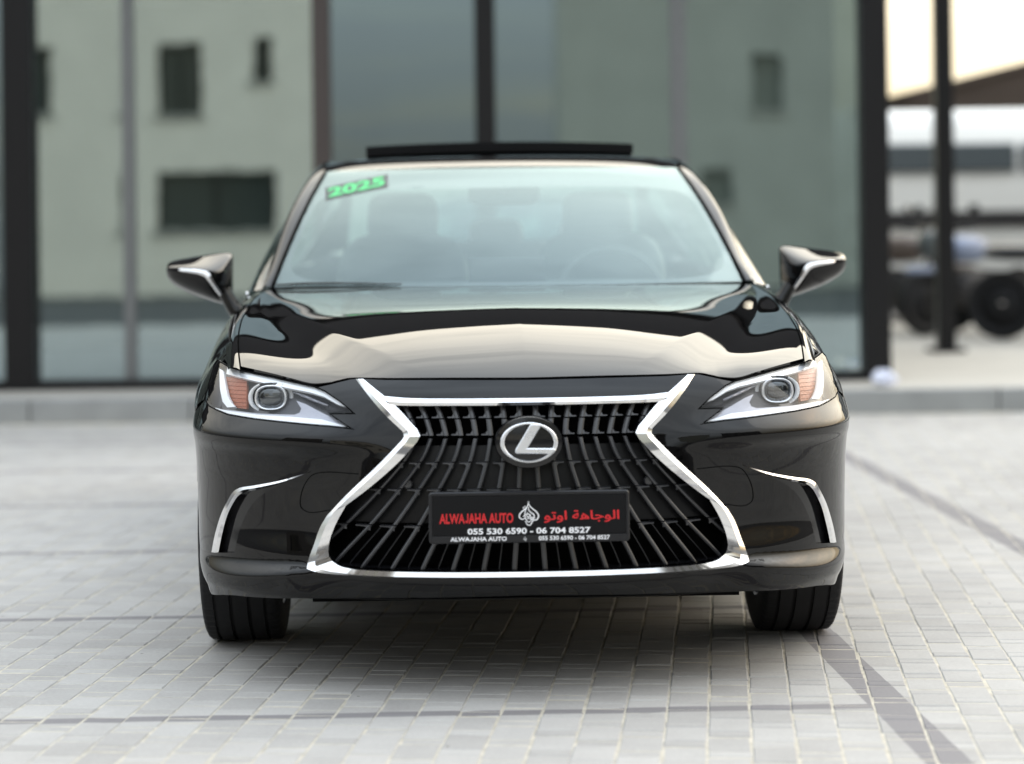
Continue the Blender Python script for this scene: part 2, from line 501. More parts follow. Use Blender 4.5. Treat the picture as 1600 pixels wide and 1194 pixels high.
# ------------------------------------------------------------------ setting materials
def paver_material():
    m = bpy.data.materials.new('paver'); m.use_nodes = True
    t = m.node_tree; b = t.nodes['Principled BSDF']
    N = lambda k: t.nodes.new(k)
    geo = N('ShaderNodeNewGeometry'); sep = N('ShaderNodeSeparateXYZ'); t.links.new(geo.outputs['Position'], sep.inputs[0])
    def mt(op, a, c=None, d=None, clamp=False):
        n = N('ShaderNodeMath'); n.operation = op; n.use_clamp = clamp
        for i, q in enumerate((a, c, d)):
            if q is None: continue
            if isinstance(q, (int, float)): n.inputs[i].default_value = q
            else: t.links.new(q, n.inputs[i])
        return n.outputs[0]
    X, Y = sep.outputs[0], sep.outputs[1]
    xs = mt('ADD', X, mt('MULTIPLY', Y, .0455))           # across the two long painted lines
    ys = mt('SUBTRACT', Y, mt('MULTIPLY', X, .029))       # along the cross lines
    def nz(scale, det=4, rough=.6):
        n = N('ShaderNodeTexNoise'); n.inputs['Scale'].default_value = scale; n.inputs['Detail'].default_value = det; n.inputs['Roughness'].default_value = rough
        t.links.new(geo.outputs['Position'], n.inputs['Vector']); return n.outputs['Fac']
    fine = nz(95, 5, .7); mid = nz(9, 5); big = nz(.7, 4)
    def line(c, v, hw):
        d = mt('ABSOLUTE', mt('SUBTRACT', v, c)); d = mt('ADD', d, mt('MULTIPLY', mt('SUBTRACT', mid, .5), .006))
        return mt('LESS_THAN', d, hw)
    l1 = line(1.160, xs, .052); l2 = line(2.200, xs, .052)
    fr = mt('PINGPONG', mt('SUBTRACT', ys, 5.516), .7275)
    lc = mt('MULTIPLY', mt('LESS_THAN', mt('ADD', fr, mt('MULTIPLY', mt('SUBTRACT', mid, .5), .004)), .028), mt('LESS_THAN', xs, 1.13))
    lines = mt('MAXIMUM', mt('MAXIMUM', l1, l2), lc)
    at = N('ShaderNodeAttribute'); at.attribute_name = 'tone'
    cr = N('ShaderNodeValToRGB'); cr.color_ramp.elements[0].color = (.243, .232, .219, 1); cr.color_ramp.elements[1].color = (.458, .444, .424, 1)
    tone = mt('ADD', mt('MULTIPLY', at.outputs['Fac'], .28), mt('ADD', mt('MULTIPLY', fine, .62), mt('MULTIPLY', mid, .40)))
    t.links.new(mt('ADD', mt('SUBTRACT', tone, .12), mt('MULTIPLY', mt('SUBTRACT', big, .5), .8)), cr.inputs[0])
    pc = N('ShaderNodeMix'); pc.data_type = 'RGBA'; pc.inputs['B'].default_value = (.175, .165, .170, 1)
    t.links.new(cr.outputs[0], pc.inputs['A'])
    wear = mt('MULTIPLY', lines, mt('ADD', .62, mt('MULTIPLY', fine, .5)), None, True)
    t.links.new(wear, pc.inputs['Factor'])
    # small dark specks and blotches
    vo = N('ShaderNodeTexVoronoi'); vo.inputs['Scale'].default_value = 5.5; t.links.new(geo.outputs['Position'], vo.inputs['Vector'])
    sp = N('ShaderNodeMix'); sp.data_type = 'RGBA'; sp.inputs['B'].default_value = (.10, .09, .08, 1)
    t.links.new(mt('MULTIPLY', mt('LESS_THAN', vo.outputs['Distance'], .028), .8), sp.inputs['Factor']); t.links.new(pc.outputs['Result'], sp.inputs['A'])
    t.links.new(sp.outputs['Result'], b.inputs['Base Color'])
    b.inputs['Roughness'].default_value = .82; b.inputs['Specular IOR Level'].default_value = .3
    bp = N('ShaderNodeBump'); bp.inputs['Strength'].default_value = .5; bp.inputs['Distance'].default_value = .002
    t.links.new(mt('ADD', fine, mt('MULTIPLY', nz(330, 3), .6)), bp.inputs['Height']); t.links.new(bp.outputs['Normal'], b.inputs['Normal'])
    MATS['paver'] = m
paver_material()
pmat('joint_sand', (.45, .415, .345), .95, 0, .2, var=.55, nscale=22, bump=.6, bscale=350)
pmat('asphalt', (.065, .064, .064), .9, 0, .3, var=.25, nscale=4, bump=.4, bscale=80)
pmat('kerb', (.30, .305, .30), .85, 0, .3, var=.2, nscale=6, bump=.3, bscale=90)
pmat('walk', (.40, .38, .34), .85, 0, .3, var=.2, nscale=3, bump=.3, bscale=90)
pmat('frame_black', (.006, .0055, .006), .4, 0, .3)
pmat('frame_brown', (.055, .042, .038), .4, 0, .5)
pmat('frame_grey', (.16, .165, .165), .4, .3, .5)
pmat('sage_wall', (.30, .34, .31), .8, 0, .3, nscale=2, var=.15)
pmat('cream_wall', (.63, .62, .58), .85, 0, .3, nscale=1.2, var=.12)
pmat('block_wall', (.31, .33, .315), .85, 0, .3, nscale=1.2, var=.2)  # sage-grey wall of the apartment block
pmat('fascia', (.035, .032, .032), .5, 0, .4)
pmat('dark_pane', (.035, .042, .042), .1, 0, .5)
pmat('pale_pane', (.11, .125, .12), .3, 0, .5)
pmat('white_vehicle', (.86, .84, .78), .3, 0, .5, coat=.5, var=.05)
pmat('van_glass', (.10, .115, .12), .15, 0, .5)
pmat('canopy', (.085, .065, .052), .8, 0, .2)
pmat('bike_black', (.012, .012, .013), .3, 0, .5)
pmat('bike_blue', (.20, .24, .34), .3, .2, .5)
pmat('bike_brown', (.16, .12, .10), .4, .1, .5)
pmat('bag_white', (.72, .74, .85), .4, 0, .4)
pmat('hedge', (.04, .06, .035), .8, 0, .3, var=.5, nscale=12)
pmat('tile', (.33, .34, .33), .35, 0, .5, nscale=2)
glass('shop_glass', (.38, .44, .43), (.71, .86, .895), 1.5, .40, .010)

def sheet(name, x0, x1, y0, y1, z, mat, kind='structure'):
    o = mesh(name, [(x0, y0, z), (x1, y0, z), (x1, y1, z), (x0, y1, z)], [(0, 1, 2, 3)], mat, None, False)
    o['kind'] = kind
    return o
sheet('ground', -400, 400, -400, 400, -.03, 'asphalt')
paving = sheet('paving', -9, 9, 1.1, 14.1, -.0021, 'joint_sand')

# ------------------------------------------------------------------ pavers
BYAW = R(5.3)
ex = Vector((math.cos(BYAW), -math.sin(BYAW))); ey = Vector((math.sin(BYAW), math.cos(BYAW)))
BW, BL = .1, .2
def brick_geo(w, l, c=.0035, cl=.006, h=.0, d=.02):
    """chamfered block, top at z = h"""
    x, y = w / 2, l / 2
    vs = [(-x, -y, -d), (x, -y, -d), (x, y, -d), (-x, y, -d), (-x, -y, h - c * .75), (x, -y, h - c * .75), (x, y, h - c * .75), (-x, y, h - c * .75),
          (-x + c, -y + cl, h), (x - c, -y + cl, h), (x - c, y - cl, h), (-x + c, y - cl, h)]
    fs = [(8, 9, 10, 11)]
    for a in range(4):
        b = (a + 1) % 4
        fs += [(4 + a, 4 + b, 8 + b, 8 + a), (a, b, 4 + b, 4 + a)]
    return vs, fs
CAMH, FPX = 1.17, 3560.
cells = []      # every module is one long block and one short one
for i in range(-110, 111):
    for j in range(5, 85):
        for part, (oy, ln) in enumerate(((-.028, .143), (.0735, .0555))):
            p = ex * (i * BW) + ey * ((j + (.5 if i % 2 else 0)) * BL + oy)
            if not (-8.6 < p.x < 8.6 and 1.2 < p.y < 13.95): continue
            cells.append((p, part, ln))
vis = []
for k, (p, part, ln) in enumerate(cells):
    if p.y < 4.7: continue
    u = 800 + FPX * p.x / p.y; v = 358 + FPX * CAMH / p.y
    if -20 < u < 1620 and v < 1225:
        if p.y > 6.35 and abs(p.x + .02) < .62: continue     # dark ground under the car
        vis.append((p.y, k))
vis.sort()
single = {k for _, k in vis[:300]}
variants = {0: [], 1: []}
for q in range(12):
    vs, fs = brick_geo((.0962, .0972, .0978, .0966, .0974, .0969)[q % 6], ((.1400, .1390, .1408, .1395, .1402, .1398) if q < 6 else (.0530, .0525, .0535, .0528, .0532, .0522))[q % 6])
    me = bpy.data.meshes.new('paving_block'); me.from_pydata(vs, [], fs)
    a = me.attributes.new('tone', 'FLOAT', 'FACE'); a.data.foreach_set('value', [(q % 6) / 5] * len(fs))
    me.materials.append(MATS['paver']); variants[0 if q < 6 else 1].append(me)
BV = []; BF = []; tones = []
for k, (p, part, ln) in enumerate(cells):
    dz = random.uniform(-.0016, .0010); rz = -BYAW + R(random.uniform(-1.0, 1.0)); tn = random.random()
    jx, jy = random.uniform(-.0016, .0016), random.uniform(-.0012, .0012)
    if k in single:
        o = bpy.data.objects.new('paving_block', variants[part][int(tn * 5.999)])
        o.location = (p.x + jx, p.y + jy, dz); o.rotation_euler = (R(random.uniform(-.25, .25)), R(random.uniform(-.3, .3)), rz)
        link(o, paving)
    else:
        vs, fs = brick_geo(.0968, ln - .003)
        c_, s_ = math.cos(rz), math.sin(rz); n0 = len(BV); tx = random.uniform(-.004, .004); ty = random.uniform(-.005, .005)
        BV += [(p.x + jx + c_ * x - s_ * y, p.y + jy + s_ * x + c_ * y, z + dz + tx * x + ty * y) for x, y, z in vs]
        BF += [tuple(n0 + a for a in f) for f in fs]; tones += [tn] * len(fs)
rest = mesh('paving_blocks', BV, BF, 'paver', paving, False)
a = rest.data.attributes.new('tone', 'FLOAT', 'FACE'); a.data.foreach_set('value', tones)
rest['kind'] = 'stuff'

# ------------------------------------------------------------------ raised walk with kerb
KY, KZ = 14.1, .15
walk = MB().box(-14, 14, KY + .12, 23.5, -.02, KZ - .004).build('sidewalk', 'walk'); walk['kind'] = 'structure'
for q in range(26):
    x0 = -13 + q * 1.0
    MB().box(x0 + .004, x0 + .996, KY, KY + .125, -.02, KZ, .012).build('kerb_stone', 'kerb', walk)

# ------------------------------------------------------------------ glazed showroom
FY = 15.0
shop = thing('showroom_building', 'dark framed glass showroom front reflecting the street, behind the black sedan', 'building', (0, FY, KZ))
GH = 3.05; TOP = 4.35
cols = [(-9.3, -9.1, 'frame_black'), (-6.4, -6.2, 'frame_black'), (-3.34, -3.14, 'frame_black'), (-1.305, -1.185, 'frame_brown'), (-.232, -.100, 'frame_black'), (2.305, 2.480, 'frame_black')]
mul = [(-2.565, -2.485), (1.055, 1.162)]
for x0, x1, mt_ in cols:
    d0 = -.06 if mt_ == 'frame_black' else -.01
    MB().box(x0, x1, d0, .16, .0, GH, .006).build('column', mt_, shop)
for x0, x1 in mul:
    MB().box(x0, x1, .02, .12, .055, GH - .05, .004).build('mullion', 'frame_grey', shop)
edges_ = [(-9.1, -6.4), (-6.2, -3.34), (-3.14, -2.565), (-2.485, -1.305), (-1.185, -.232), (-.100, 1.055), (1.162, 2.305)]
for q, (x0, x1) in enumerate(edges_):
    a_ = R((-.35, .25, .55, -.12, .18, -.3, .22)[q])      # panes are never perfectly in line
    cx_ = (x0 + x1) / 2; hw = (x1 - x0) / 2 + .004
    vs = []
    for y in (.055, .067):
        for z in (.05, GH - .03): vs += [(cx_ - hw, y - hw * math.sin(a_), z), (cx_ + hw, y + hw * math.sin(a_), z)]
    mesh('glass_pane', vs[:4], [(0, 1, 3, 2)], 'shop_glass', shop, False)
MB().box(-9.3, 2.48, -.045, .15, -.004, .06, .006).build('bottom_rail', 'frame_black', shop)
MB().box(-9.3, 2.48, -.045, .15, GH - .06, GH + .06, .006).build('top_rail', 'frame_black', shop)
MB().box(-9.5, 2.68, -.25, 9, GH + .05, TOP, .02).build('fascia', 'fascia', shop)
MB().box(-9.3, 2.44, .2, 8.6, -.004, .012).build('shop_floor', 'tile', shop)
MB().box(-9.3, 2.44, 5.2, 5.4, .0, GH + .04).build('back_wall', 'sage_wall', shop)
MB().box(-.9, 2.40, 1.9, 2.0, .0, GH + .04).build('partition', 'sage_wall', shop)
MB().box(-9.3, 2.44, .2, 8.6, GH + .0, GH + .045).build('shop_ceiling', 'cream_wall', shop)
for x0, x1, y0, y1 in ((2.38, 2.46, .17, 3.0), (2.38, 2.46, 3.1, 8.6)):
    mesh('glass_pane', [(x0, y0, .05), (x0, y1, .05), (x0, y1, GH), (x0, y0, GH)], [(0, 1, 2, 3)], 'shop_glass', shop, False)
MB().box(2.36, 2.48, 3.0, 3.1, 0, GH).build('column', 'frame_black', shop)
# slim reception counter deep inside
MB().box(-8.2, -6.6, 3.6, 4.2, .012, 1.05, .02).build('counter', 'frame_grey', shop)

# free-standing post to the right of the showroom
post = thing('canopy_post', 'tall slim black steel post standing right of the glass showroom', 'post', (3.455, 18.2, KZ))
MB().box(-.072, .072, -.07, .07, 0, 4.3, .006).build('shaft', 'frame_black', post)
MB().box(-.14, .14, -.14, .14, 0, .03, .004).build('base_plate', 'frame_black', post)

# ------------------------------------------------------------------ beyond, on the right
def wheel_simple(m, c, r, w):
    m.lathe_x([(-w / 2, r * .45), (-w / 2, r * .9), (-w * .35, r), (w * .35, r), (w / 2, r * .9), (w / 2, r * .45)], c, 32)
bus = thing('white_minibus', 'white minibus with grey side windows parked beyond the shade canopy', 'minibus', (7.0, 27.0, 0))
def bus_body():
    prof = [(0, .35), (-.02, .9), (-.03, 1.4), (.02, 1.85), (.10, 2.3), (.22, 2.48), (.45, 2.56), (1.0, 2.6), (1.6, 2.56), (1.85, 2.45), (1.98, 2.2), (2.02, 1.4), (2.0, .35)]
    secs = []
    for x, sc_ in ((-3.25, .86), (-3.15, .97), (-2.9, 1.0), (2.4, 1.0), (2.9, .97), (3.2, .80)):
        secs.append([(x, 1 + (y - 1) * min(1, sc_ + .02), .35 + (z - .35) * sc_) for y, z in prof])
    n = len(prof); vs = [p for s_ in secs for p in s_]; fs = []
    for i in range(len(secs) - 1):
        for k in range(n - 1): fs.append((i * n + k, i * n + n + k, i * n + n + k + 1, i * n + k + 1))
    fs.append(tuple(range(n))); fs.append(tuple((len(secs) - 1) * n + k for k in reversed(range(n))))
    return MB().add(vs, fs)
bus_body().build_s('body', 'white_vehicle', bus, 40)
for q in range(6):
    x0 = -2.85 + q * .95
    MB().box(x0, x0 + .87, -.045, .06, 1.78, 2.12, .02).build('window', 'van_glass', bus)
MB().box(-3.0, 2.7, -.055, .0, 1.12, 1.32, .01).build('side_stripe', 'fascia', bus)
for x in (-2.2, 2.0):
    w = MB()
    vs = []
    for k in range(28): a_ = 2 * math.pi * k / 28; vs.append((x + .34 * math.cos(a_), -.02, .34 + .34 * math.sin(a_)))
    for k in range(28): a_ = 2 * math.pi * k / 28; vs.append((x + .34 * math.cos(a_), .22, .34 + .34 * math.sin(a_)))
    w.add(vs, [tuple(range(28))] + [(k, (k + 1) % 28, 28 + (k + 1) % 28, 28 + k) for k in range(28)])
    w.build('wheel', 'rubber', bus)

shade = thing('shade_canopy', 'dark brown pitched fabric shade canopy over the parking, far right', 'canopy', (0, 0, 0))
m = MB()
for y0, y1 in ((22.6, 24.2),):
    vs = [(3.55, y0, 2.34), (3.55, y1, 2.34), (6.9, y1, 3.25), (6.9, y0, 3.25), (10.2, y0, 2.34), (10.2, y1, 2.34)]
    m.add(vs + [(x, y, z - .06) for x, y, z in vs], [(0, 3, 2, 1), (3, 4, 5, 2), (6, 7, 8, 9), (9, 8, 11, 10), (0, 6, 9, 3), (3, 9, 10, 4), (1, 2, 8, 7), (2, 5, 11, 8), (0, 1, 7, 6), (4, 10, 11, 5)])
m.build('fabric', 'canopy', shade)
MB().box(3.55, 10.2, 22.60, 22.68, 2.30, 2.42).build('beam', 'canopy', shade)
MB().add([(3.6, 22.64, 2.40), (10.15, 22.64, 2.40), (6.9, 22.64, 3.2), (3.6, 22.66, 2.40), (10.15, 22.66, 2.40), (6.9, 22.66, 3.2)], [(0, 1, 2), (5, 4, 3), (0, 3, 4, 1), (1, 4, 5, 2), (2, 5, 3, 0)]).build('gable_panel', 'canopy', shade)
for x, y in ((6.9, 22.75), (10.1, 22.75), (6.9, 24.1), (10.1, 24.1)):
    MB().tube([(x, y, KZ if y < 23 else -.03), (x, y, 2.36 if x > 9 else 3.2)], .05, 12).build('support_pole', 'fascia', shade, True)

def motorbike(name, label, loc, rz, tank, lean=0):
    """scooter-like motorcycle, length along local y, front at -y"""
    b = thing(name, label, 'motorcycle', loc, rz, 'motorcycles parked beyond the showroom')
    for y in (-.62, .62):
        m = MB()
        m.lathe_x([(-.03, .20), (-.055, .25), (-.05, .29), (0, .305), (.05, .29), (.055, .25), (.03, .20)], (0, y, .305), 36)
        m.lathe_x([(-.02, .03), (-.02, .21), (.02, .21), (.02, .03)], (0, y, .305), 20)
        m.build('wheel', 'rubber', b, True)
    m = MB()
    for s in (-1, 1): m.tube([(s * .10, -.62, .305), (s * .10, -.50, .62), (s * .10, -.40, .92)], .022, 8)
    m.build('fork', 'bike_black', b, True)
    m = MB(); m.tube([(-.36, -.30, .98), (-.20, -.38, .97), (0, -.42, .93), (.20, -.38, .97), (.36, -.30, .98)], .016, 8); m.build('handlebar', 'bike_black', b, True)
    MB().sell((0, -.56, .84), (.11, .09, .12), .8).build('headlamp', 'van_glass', b, True)
    MB().sell((0, -.12, .78), (.15, .28, .13), .8).build('tank', tank, b, True)
    MB().sell((0, .42, .76), (.14, .36, .07), .7).build('seat', 'bike_black', b, True)
    MB().sell((0, .02, .42), (.15, .30, .18), .6).build('engine', 'fascia', b, True)
    MB().tube([(.14, .05, .32), (.17, .40, .30), (.18, .85, .38)], .04, 8).build('exhaust', 'satin_chrome', b, True)
    MB().sell((0, -.62, .60), (.07, .25, .04), .8).build('mudguard', tank, b, True)
    for s in (-1, 1):
        m = MB(); m.tube([(s * .26, -.36, .97), (s * .33, -.34, 1.15)], .008, 6); m.sell((s * .35, -.34, 1.16), (.06, .012, .035), .7)
        m.build('bike_mirror', 'bike_black', b, True)
    m = MB(); m.tube([(.08, .1, .3), (.22, .12, .0)], .014, 6); m.build('side_stand', 'bike_black', b, True)
    return b
motorbike('motorcycle', 'black motorcycle at the right edge of the photo, nearest of those parked', (4.86, 19.7, KZ), R(72), 'bike_black')
motorbike('motorcycle', 'motorcycle with a blue grey tank parked just right of the slim post', (4.26, 21.1, KZ), R(-55), 'bike_blue')
motorbike('motorcycle', 'brownish motorcycle parked between showroom corner and slim post', (3.62, 21.9, KZ), R(58), 'bike_brown')

bag = bpy.data.meshes.new('plastic_bag'); bm = bmesh.new()
bmesh.ops.create_icosphere(bm, subdivisions=3, radius=.06)
for v in bm.verts:
    k = 1 + .35 * math.sin(v.co.x * 90 + v.co.z * 70) * math.cos(v.co.y * 80 + v.co.x * 50)
    v.co = Vector((v.co.x * 1.25 * k, v.co.y * k, max(-.045, v.co.z * .85 * k) + .045))
bm.to_mesh(bag); bm.free(); bag.materials.append(MATS['bag_white'])
bo = bpy.data.objects.new('plastic_bag', bag); bo.location = (2.35, 14.45, KZ); link(bo)
tag(bo, 'small crumpled white plastic bag lying on the kerb by the showroom corner', 'bag')

# ------------------------------------------------------------------ across the street, behind the photographer (seen in the glass)
villa = thing('villa', 'cream rendered villa with dark windows, mirrored in the showroom glass', 'house', (0, -14.0, 0))
def wall_with_holes(parent, name, x0, x1, z0, z1, holes, mat, y0=0.0, th=.3):
    xs = sorted({x0, x1, *[h[0] for h in holes], *[h[1] for h in holes]}); zs = sorted({z0, z1, *[h[2] for h in holes], *[h[3] for h in holes]})
    m = MB()
    for a, b in zip(xs, xs[1:]):
        for c, d in zip(zs, zs[1:]):
            cx_, cz_ = (a + b) / 2, (c + d) / 2
            if any(h[0] < cx_ < h[1] and h[2] < cz_ < h[3] for h in holes): continue
            m.box(a, b, y0 - th, y0, c, d)
    return m.build(name, mat, parent)
vh = [(-6.95, -6.10, 3.47, 4.85), (-5.10, -4.72, 4.10, 4.95), (-7.0, -4.68, 1.22, 2.36), (-8.9, -8.3, 3.5, 4.8)]
wall_with_holes(villa, 'wall', -9.6, -3.72, -.03, 6.6, vh, 'cream_wall')
for x0, x1, z0, z1 in vh:
    w = MB().box(x0, x1, -.22, -.18, z0, z1).build('window', 'dark_pane', villa)
    for a in (x0 + .03, (x0 + x1) / 2, x1 - .03): MB().box(a - .03, a + .03, -.178, -.13, z0, z1).build('window_bar', 'frame_black', w)
    MB().box(x0 - .08, x1 + .08, .003, .07, z0 - .08, z0).build('sill', 'kerb', w)
MB().box(-9.7, -3.62, -5, .12, 6.6, 6.9).build('roof', 'kerb', villa)
MB().box(-9.6, -9.4, -5, -.3, -.03, 6.6).build('side_wall', 'cream_wall', villa)
MB().box(-3.92, -3.72, -5, -.3, -.03, 6.6).build('side_wall', 'cream_wall', villa)
block = thing('apartment_block', 'sage grey apartment block with small windows, mirrored in the right glass panes', 'building', (0, -14.0, 0))
bh = [(3.9, 4.5, 1.6, 2.3), (4.9, 5.5, 3.4, 4.5), (7.6, 8.3, 1.6, 2.8), (7.6, 8.3, 4.4, 5.6)]
wall_with_holes(block, 'wall', .6, 9.6, -.03, 8.2, bh, 'block_wall')
for x0, x1, z0, z1 in bh:
    w = MB().box(x0, x1, -.22, -.18, z0, z1).build('window', 'pale_pane', block)
    MB().box(x0 - .06, x1 + .06, .003, .06, z0 - .07, z0).build('sill', 'kerb', w)
MB().box(.5, 9.7, -5, .12, 8.2, 8.5).build('roof', 'kerb', block)
MB().box(.6, .8, -5, -.3, -.03, 8.2).build('side_wall', 'block_wall', block)
low = thing('boundary_wall', 'low pale boundary wall across the street between villa and apartment block', 'wall', (0, -14.0, 0))
MB().box(-3.72, .6, -.2, 0, -.03, 2.0).build('wall_face', 'cream_wall', low)
MB().box(-3.72, .6, -.24, .04, 2.0, 2.08).build('coping', 'kerb', low)

def street_block(name, label, x0, y0, rz, w, h, d, mat, cols_, rows_):
    """plain block of flats; front faces local +y"""
    b = thing(name, label, 'building', (x0, y0, -.03), rz)
    st = w / cols_; hs = h / rows_
    hl_ = [(-w / 2 + st * (i + .28), -w / 2 + st * (i + .72), hs * (j + .30), hs * (j + .78)) for i in range(cols_) for j in range(rows_)]
    wall_with_holes(b, 'wall', -w / 2, w / 2, 0, h, hl_, mat)
    for q in hl_:
        wq = MB().box(q[0], q[1], -.22, -.18, q[2], q[3]).build('window', 'dark_pane', b)
        MB().box(q[0] - .06, q[1] + .06, .003, .07, q[2] - .07, q[2]).build('sill', 'kerb', wq)
    for s_ in (-1, 1): MB().box(s_ * w / 2 - .15, s_ * w / 2 + .15, -d, -.302, 0, h).build('side_wall', mat, b)
    MB().box(-w / 2 - .2, w / 2 + .2, -d, .15, h, h + .4).build('roof', 'kerb', b)
pmat('brown_wall', (.115, .115, .12), .85, 0, .3, nscale=1.2, var=.2)  # dark wall for two unseen blocks, added to darken the bumper's reflections
street_block('apartment_block', 'unseen dark grey block of flats left of the cream villa, added to darken bumper reflections', -17.5, -8.5, R(-38), 15, 10, 6, 'brown_wall', 6, 3)
street_block('apartment_block', 'unseen dark grey block of flats right of the sage block, added to darken bumper reflections', 17.5, -8.5, R(38), 15, 10, 6, 'brown_wall', 6, 3)

street_block('apartment_block', 'pale block of flats far beyond the shade canopy', 22.0, 48.0, R(172), 16, 9, 8, 'cream_wall', 6, 3)
street_block('apartment_block', 'pale block of flats far off behind the left end of the showroom', -26.0, 40.0, R(195), 18, 8, 8, 'cream_wall', 6, 3)
# ================================================================== the car
car = thing('parked_car', 'black sedan with chrome framed slatted grille and open sunroof parked on pale pavers', 'car', (0.010, 6.6, 0.0), R(1.5))

def interp(tab, x, k=1):
    n = len(tab)
    if x <= tab[0][0]: return tab[0][k]
    if x >= tab[-1][0]: return tab[-1][k]
    for i in range(n - 1):
        if x <= tab[i + 1][0]: break
    x0, y0 = tab[i][0], tab[i][k]; x1, y1 = tab[i + 1][0], tab[i + 1][k]; h = x1 - x0
    def sl(j):
        if j <= 0 or j >= n - 1:
            j2 = min(max(j, 0), n - 2); return (tab[j2 + 1][k] - tab[j2][k]) / (tab[j2 + 1][0] - tab[j2][0])
        a = (tab[j][k] - tab[j - 1][k]) / (tab[j][0] - tab[j - 1][0]); b = (tab[j + 1][k] - tab[j][k]) / (tab[j + 1][0] - tab[j][0])
        return 0. if a * b <= 0 else 2 * a * b / (a + b)
    m0, m1 = sl(i), sl(i + 1); t = (x - x0) / h
    return (2 * t**3 - 3 * t * t + 1) * y0 + (t**3 - 2 * t * t + t) * h * m0 + (-2 * t**3 + 3 * t * t) * y1 + (t**3 - t * t) * h * m1
def ss(a, b, x):
    t = min(1, max(0, (x - a) / (b - a))); return t * t * (3 - 2 * t)

# nose surface: depth y as a function of width and height -------------------
YC = [(.15, .13), (.22, .068), (.25, .036), (.28, .009), (.30, 0), (.45, 0), (.60, .016), (.68, .036), (.75, .068), (.80, .118), (.84, .17)]
YK = [(.15, .11), (.215, .052), (.25, .044), (.33, .035), (.42, .045), (.52, .04), (.60, .014), (.634, -.016), (.648, -.0155), (.672, .004), (.70, .034), (.75, .068), (.80, .118), (.84, .17)]
S0 = [(.12, .875), (.22, .898), (.30, .915), (.45, .921), (.60, .924), (.66, .926), (.72, .918), (.777, .905), (.836, .884), (.874, .858), (.90, .83), (.95, .76)]
Y0 = -.955; LP = .58; PP = 2.2; WF = .962
def yprof(x, z):
    w = ss(.33, .60, x)
    y = interp(YC, z) * (1 - w) + interp(YK, z) * w
    zt = .325; zb = .318 - .05 * ss(.5, .86, x)
    l = ss(.45, .62, x)
    y -= .038 * l * ss(zt, zb - .004, z) * (1 - ss(.25, .215, z) * .6)
    return y
def F(x, z):
    x = abs(x); W = WF * interp(S0, z); t = min(1, x / W)
    return Y0 + LP * (1 - math.sqrt(max(0, 1 - t**PP))) + yprof(x, z)
QS = 0.8
def fdom(p):            # (x, z) -> developed coordinates
    W = WF * interp(S0, p[1]); return (QS * math.asin(min(1, max(-1, p[0] / W))), p[1])
def fsurf(off=0.0):
    def f(q):
        W = WF * interp(S0, q[1]); x = W * math.sin(min(math.pi / 2, q[0] / QS)); return (x, F(x, q[1]) + off, q[1])
    return f
def front_panel(name, outline, holes, mat, parent, off=0.0, res=(.014, .009), flange=.012, both=True, side=1, step=.008, ref=(0.3, -1, 0.2)):
    o2 = densify(outline, step); h2 = [densify(h, step) for h in holes]
    V, T = cdt_panel(o2, h2, fsurf(off), res, ref, fdom, flange)
    if both: V, T = mirror_join(V, T)
    elif side < 0: V, T = mirrored(V, T)
    return mesh(name, V, T, mat, parent)

FR_OUT = [(.4335, .7925), (.362, .712), (.313, .667), (.309, .656), (.317, .644), (.374, .586), (.457, .507), (.508, .452), (.527, .42), (.544, .374), (.558, .337), (.562, .317), (.527, .309), (.461, .305), (.22, .3055), (0, .3055)]
FR_IN = [(.4145, .7930), (.333, .731), (.277, .673), (.269, .657), (.277, .642), (.322, .594), (.395, .53), (.458, .481), (.486, .431), (.504, .381), (.505, .352), (.497, .34), (.478, .328), (.437, .3215), (.22, .3205), (0, .3205)]
HL = [(.824, .825), (.783, .812), (.74, .805), (.65, .793), (.541, .774), (.512, .764), (.473, .741), (.449, .723), (.431, .708), (.465, .7075), (.495, .707), (.465, .689), (.434, .671), (.496, .677), (.62, .684), (.699, .688), (.775, .694), (.809, .702), (.833, .709), (.85, .722), (.846, .752), (.839, .784), (.835, .812)]
FOG_OUT = smooth_line([(.552, .561), (.624, .536), (.704, .516), (.745, .506), (.763, .494), (.777, .472), (.799, .431), (.818, .377), (.831, .324)], .012)
FOG_CH = smooth_line([(.553, .5585), (.624, .528), (.696, .505), (.735, .494), (.750, .483), (.762, .466), (.782, .428), (.798, .375), (.809, .328)], .012)
FOG_IN = smooth_line([(.566, .554), (.617, .531), (.661, .507), (.693, .484), (.718, .453), (.742, .404), (.755, .361), (.761, .336)], .012)

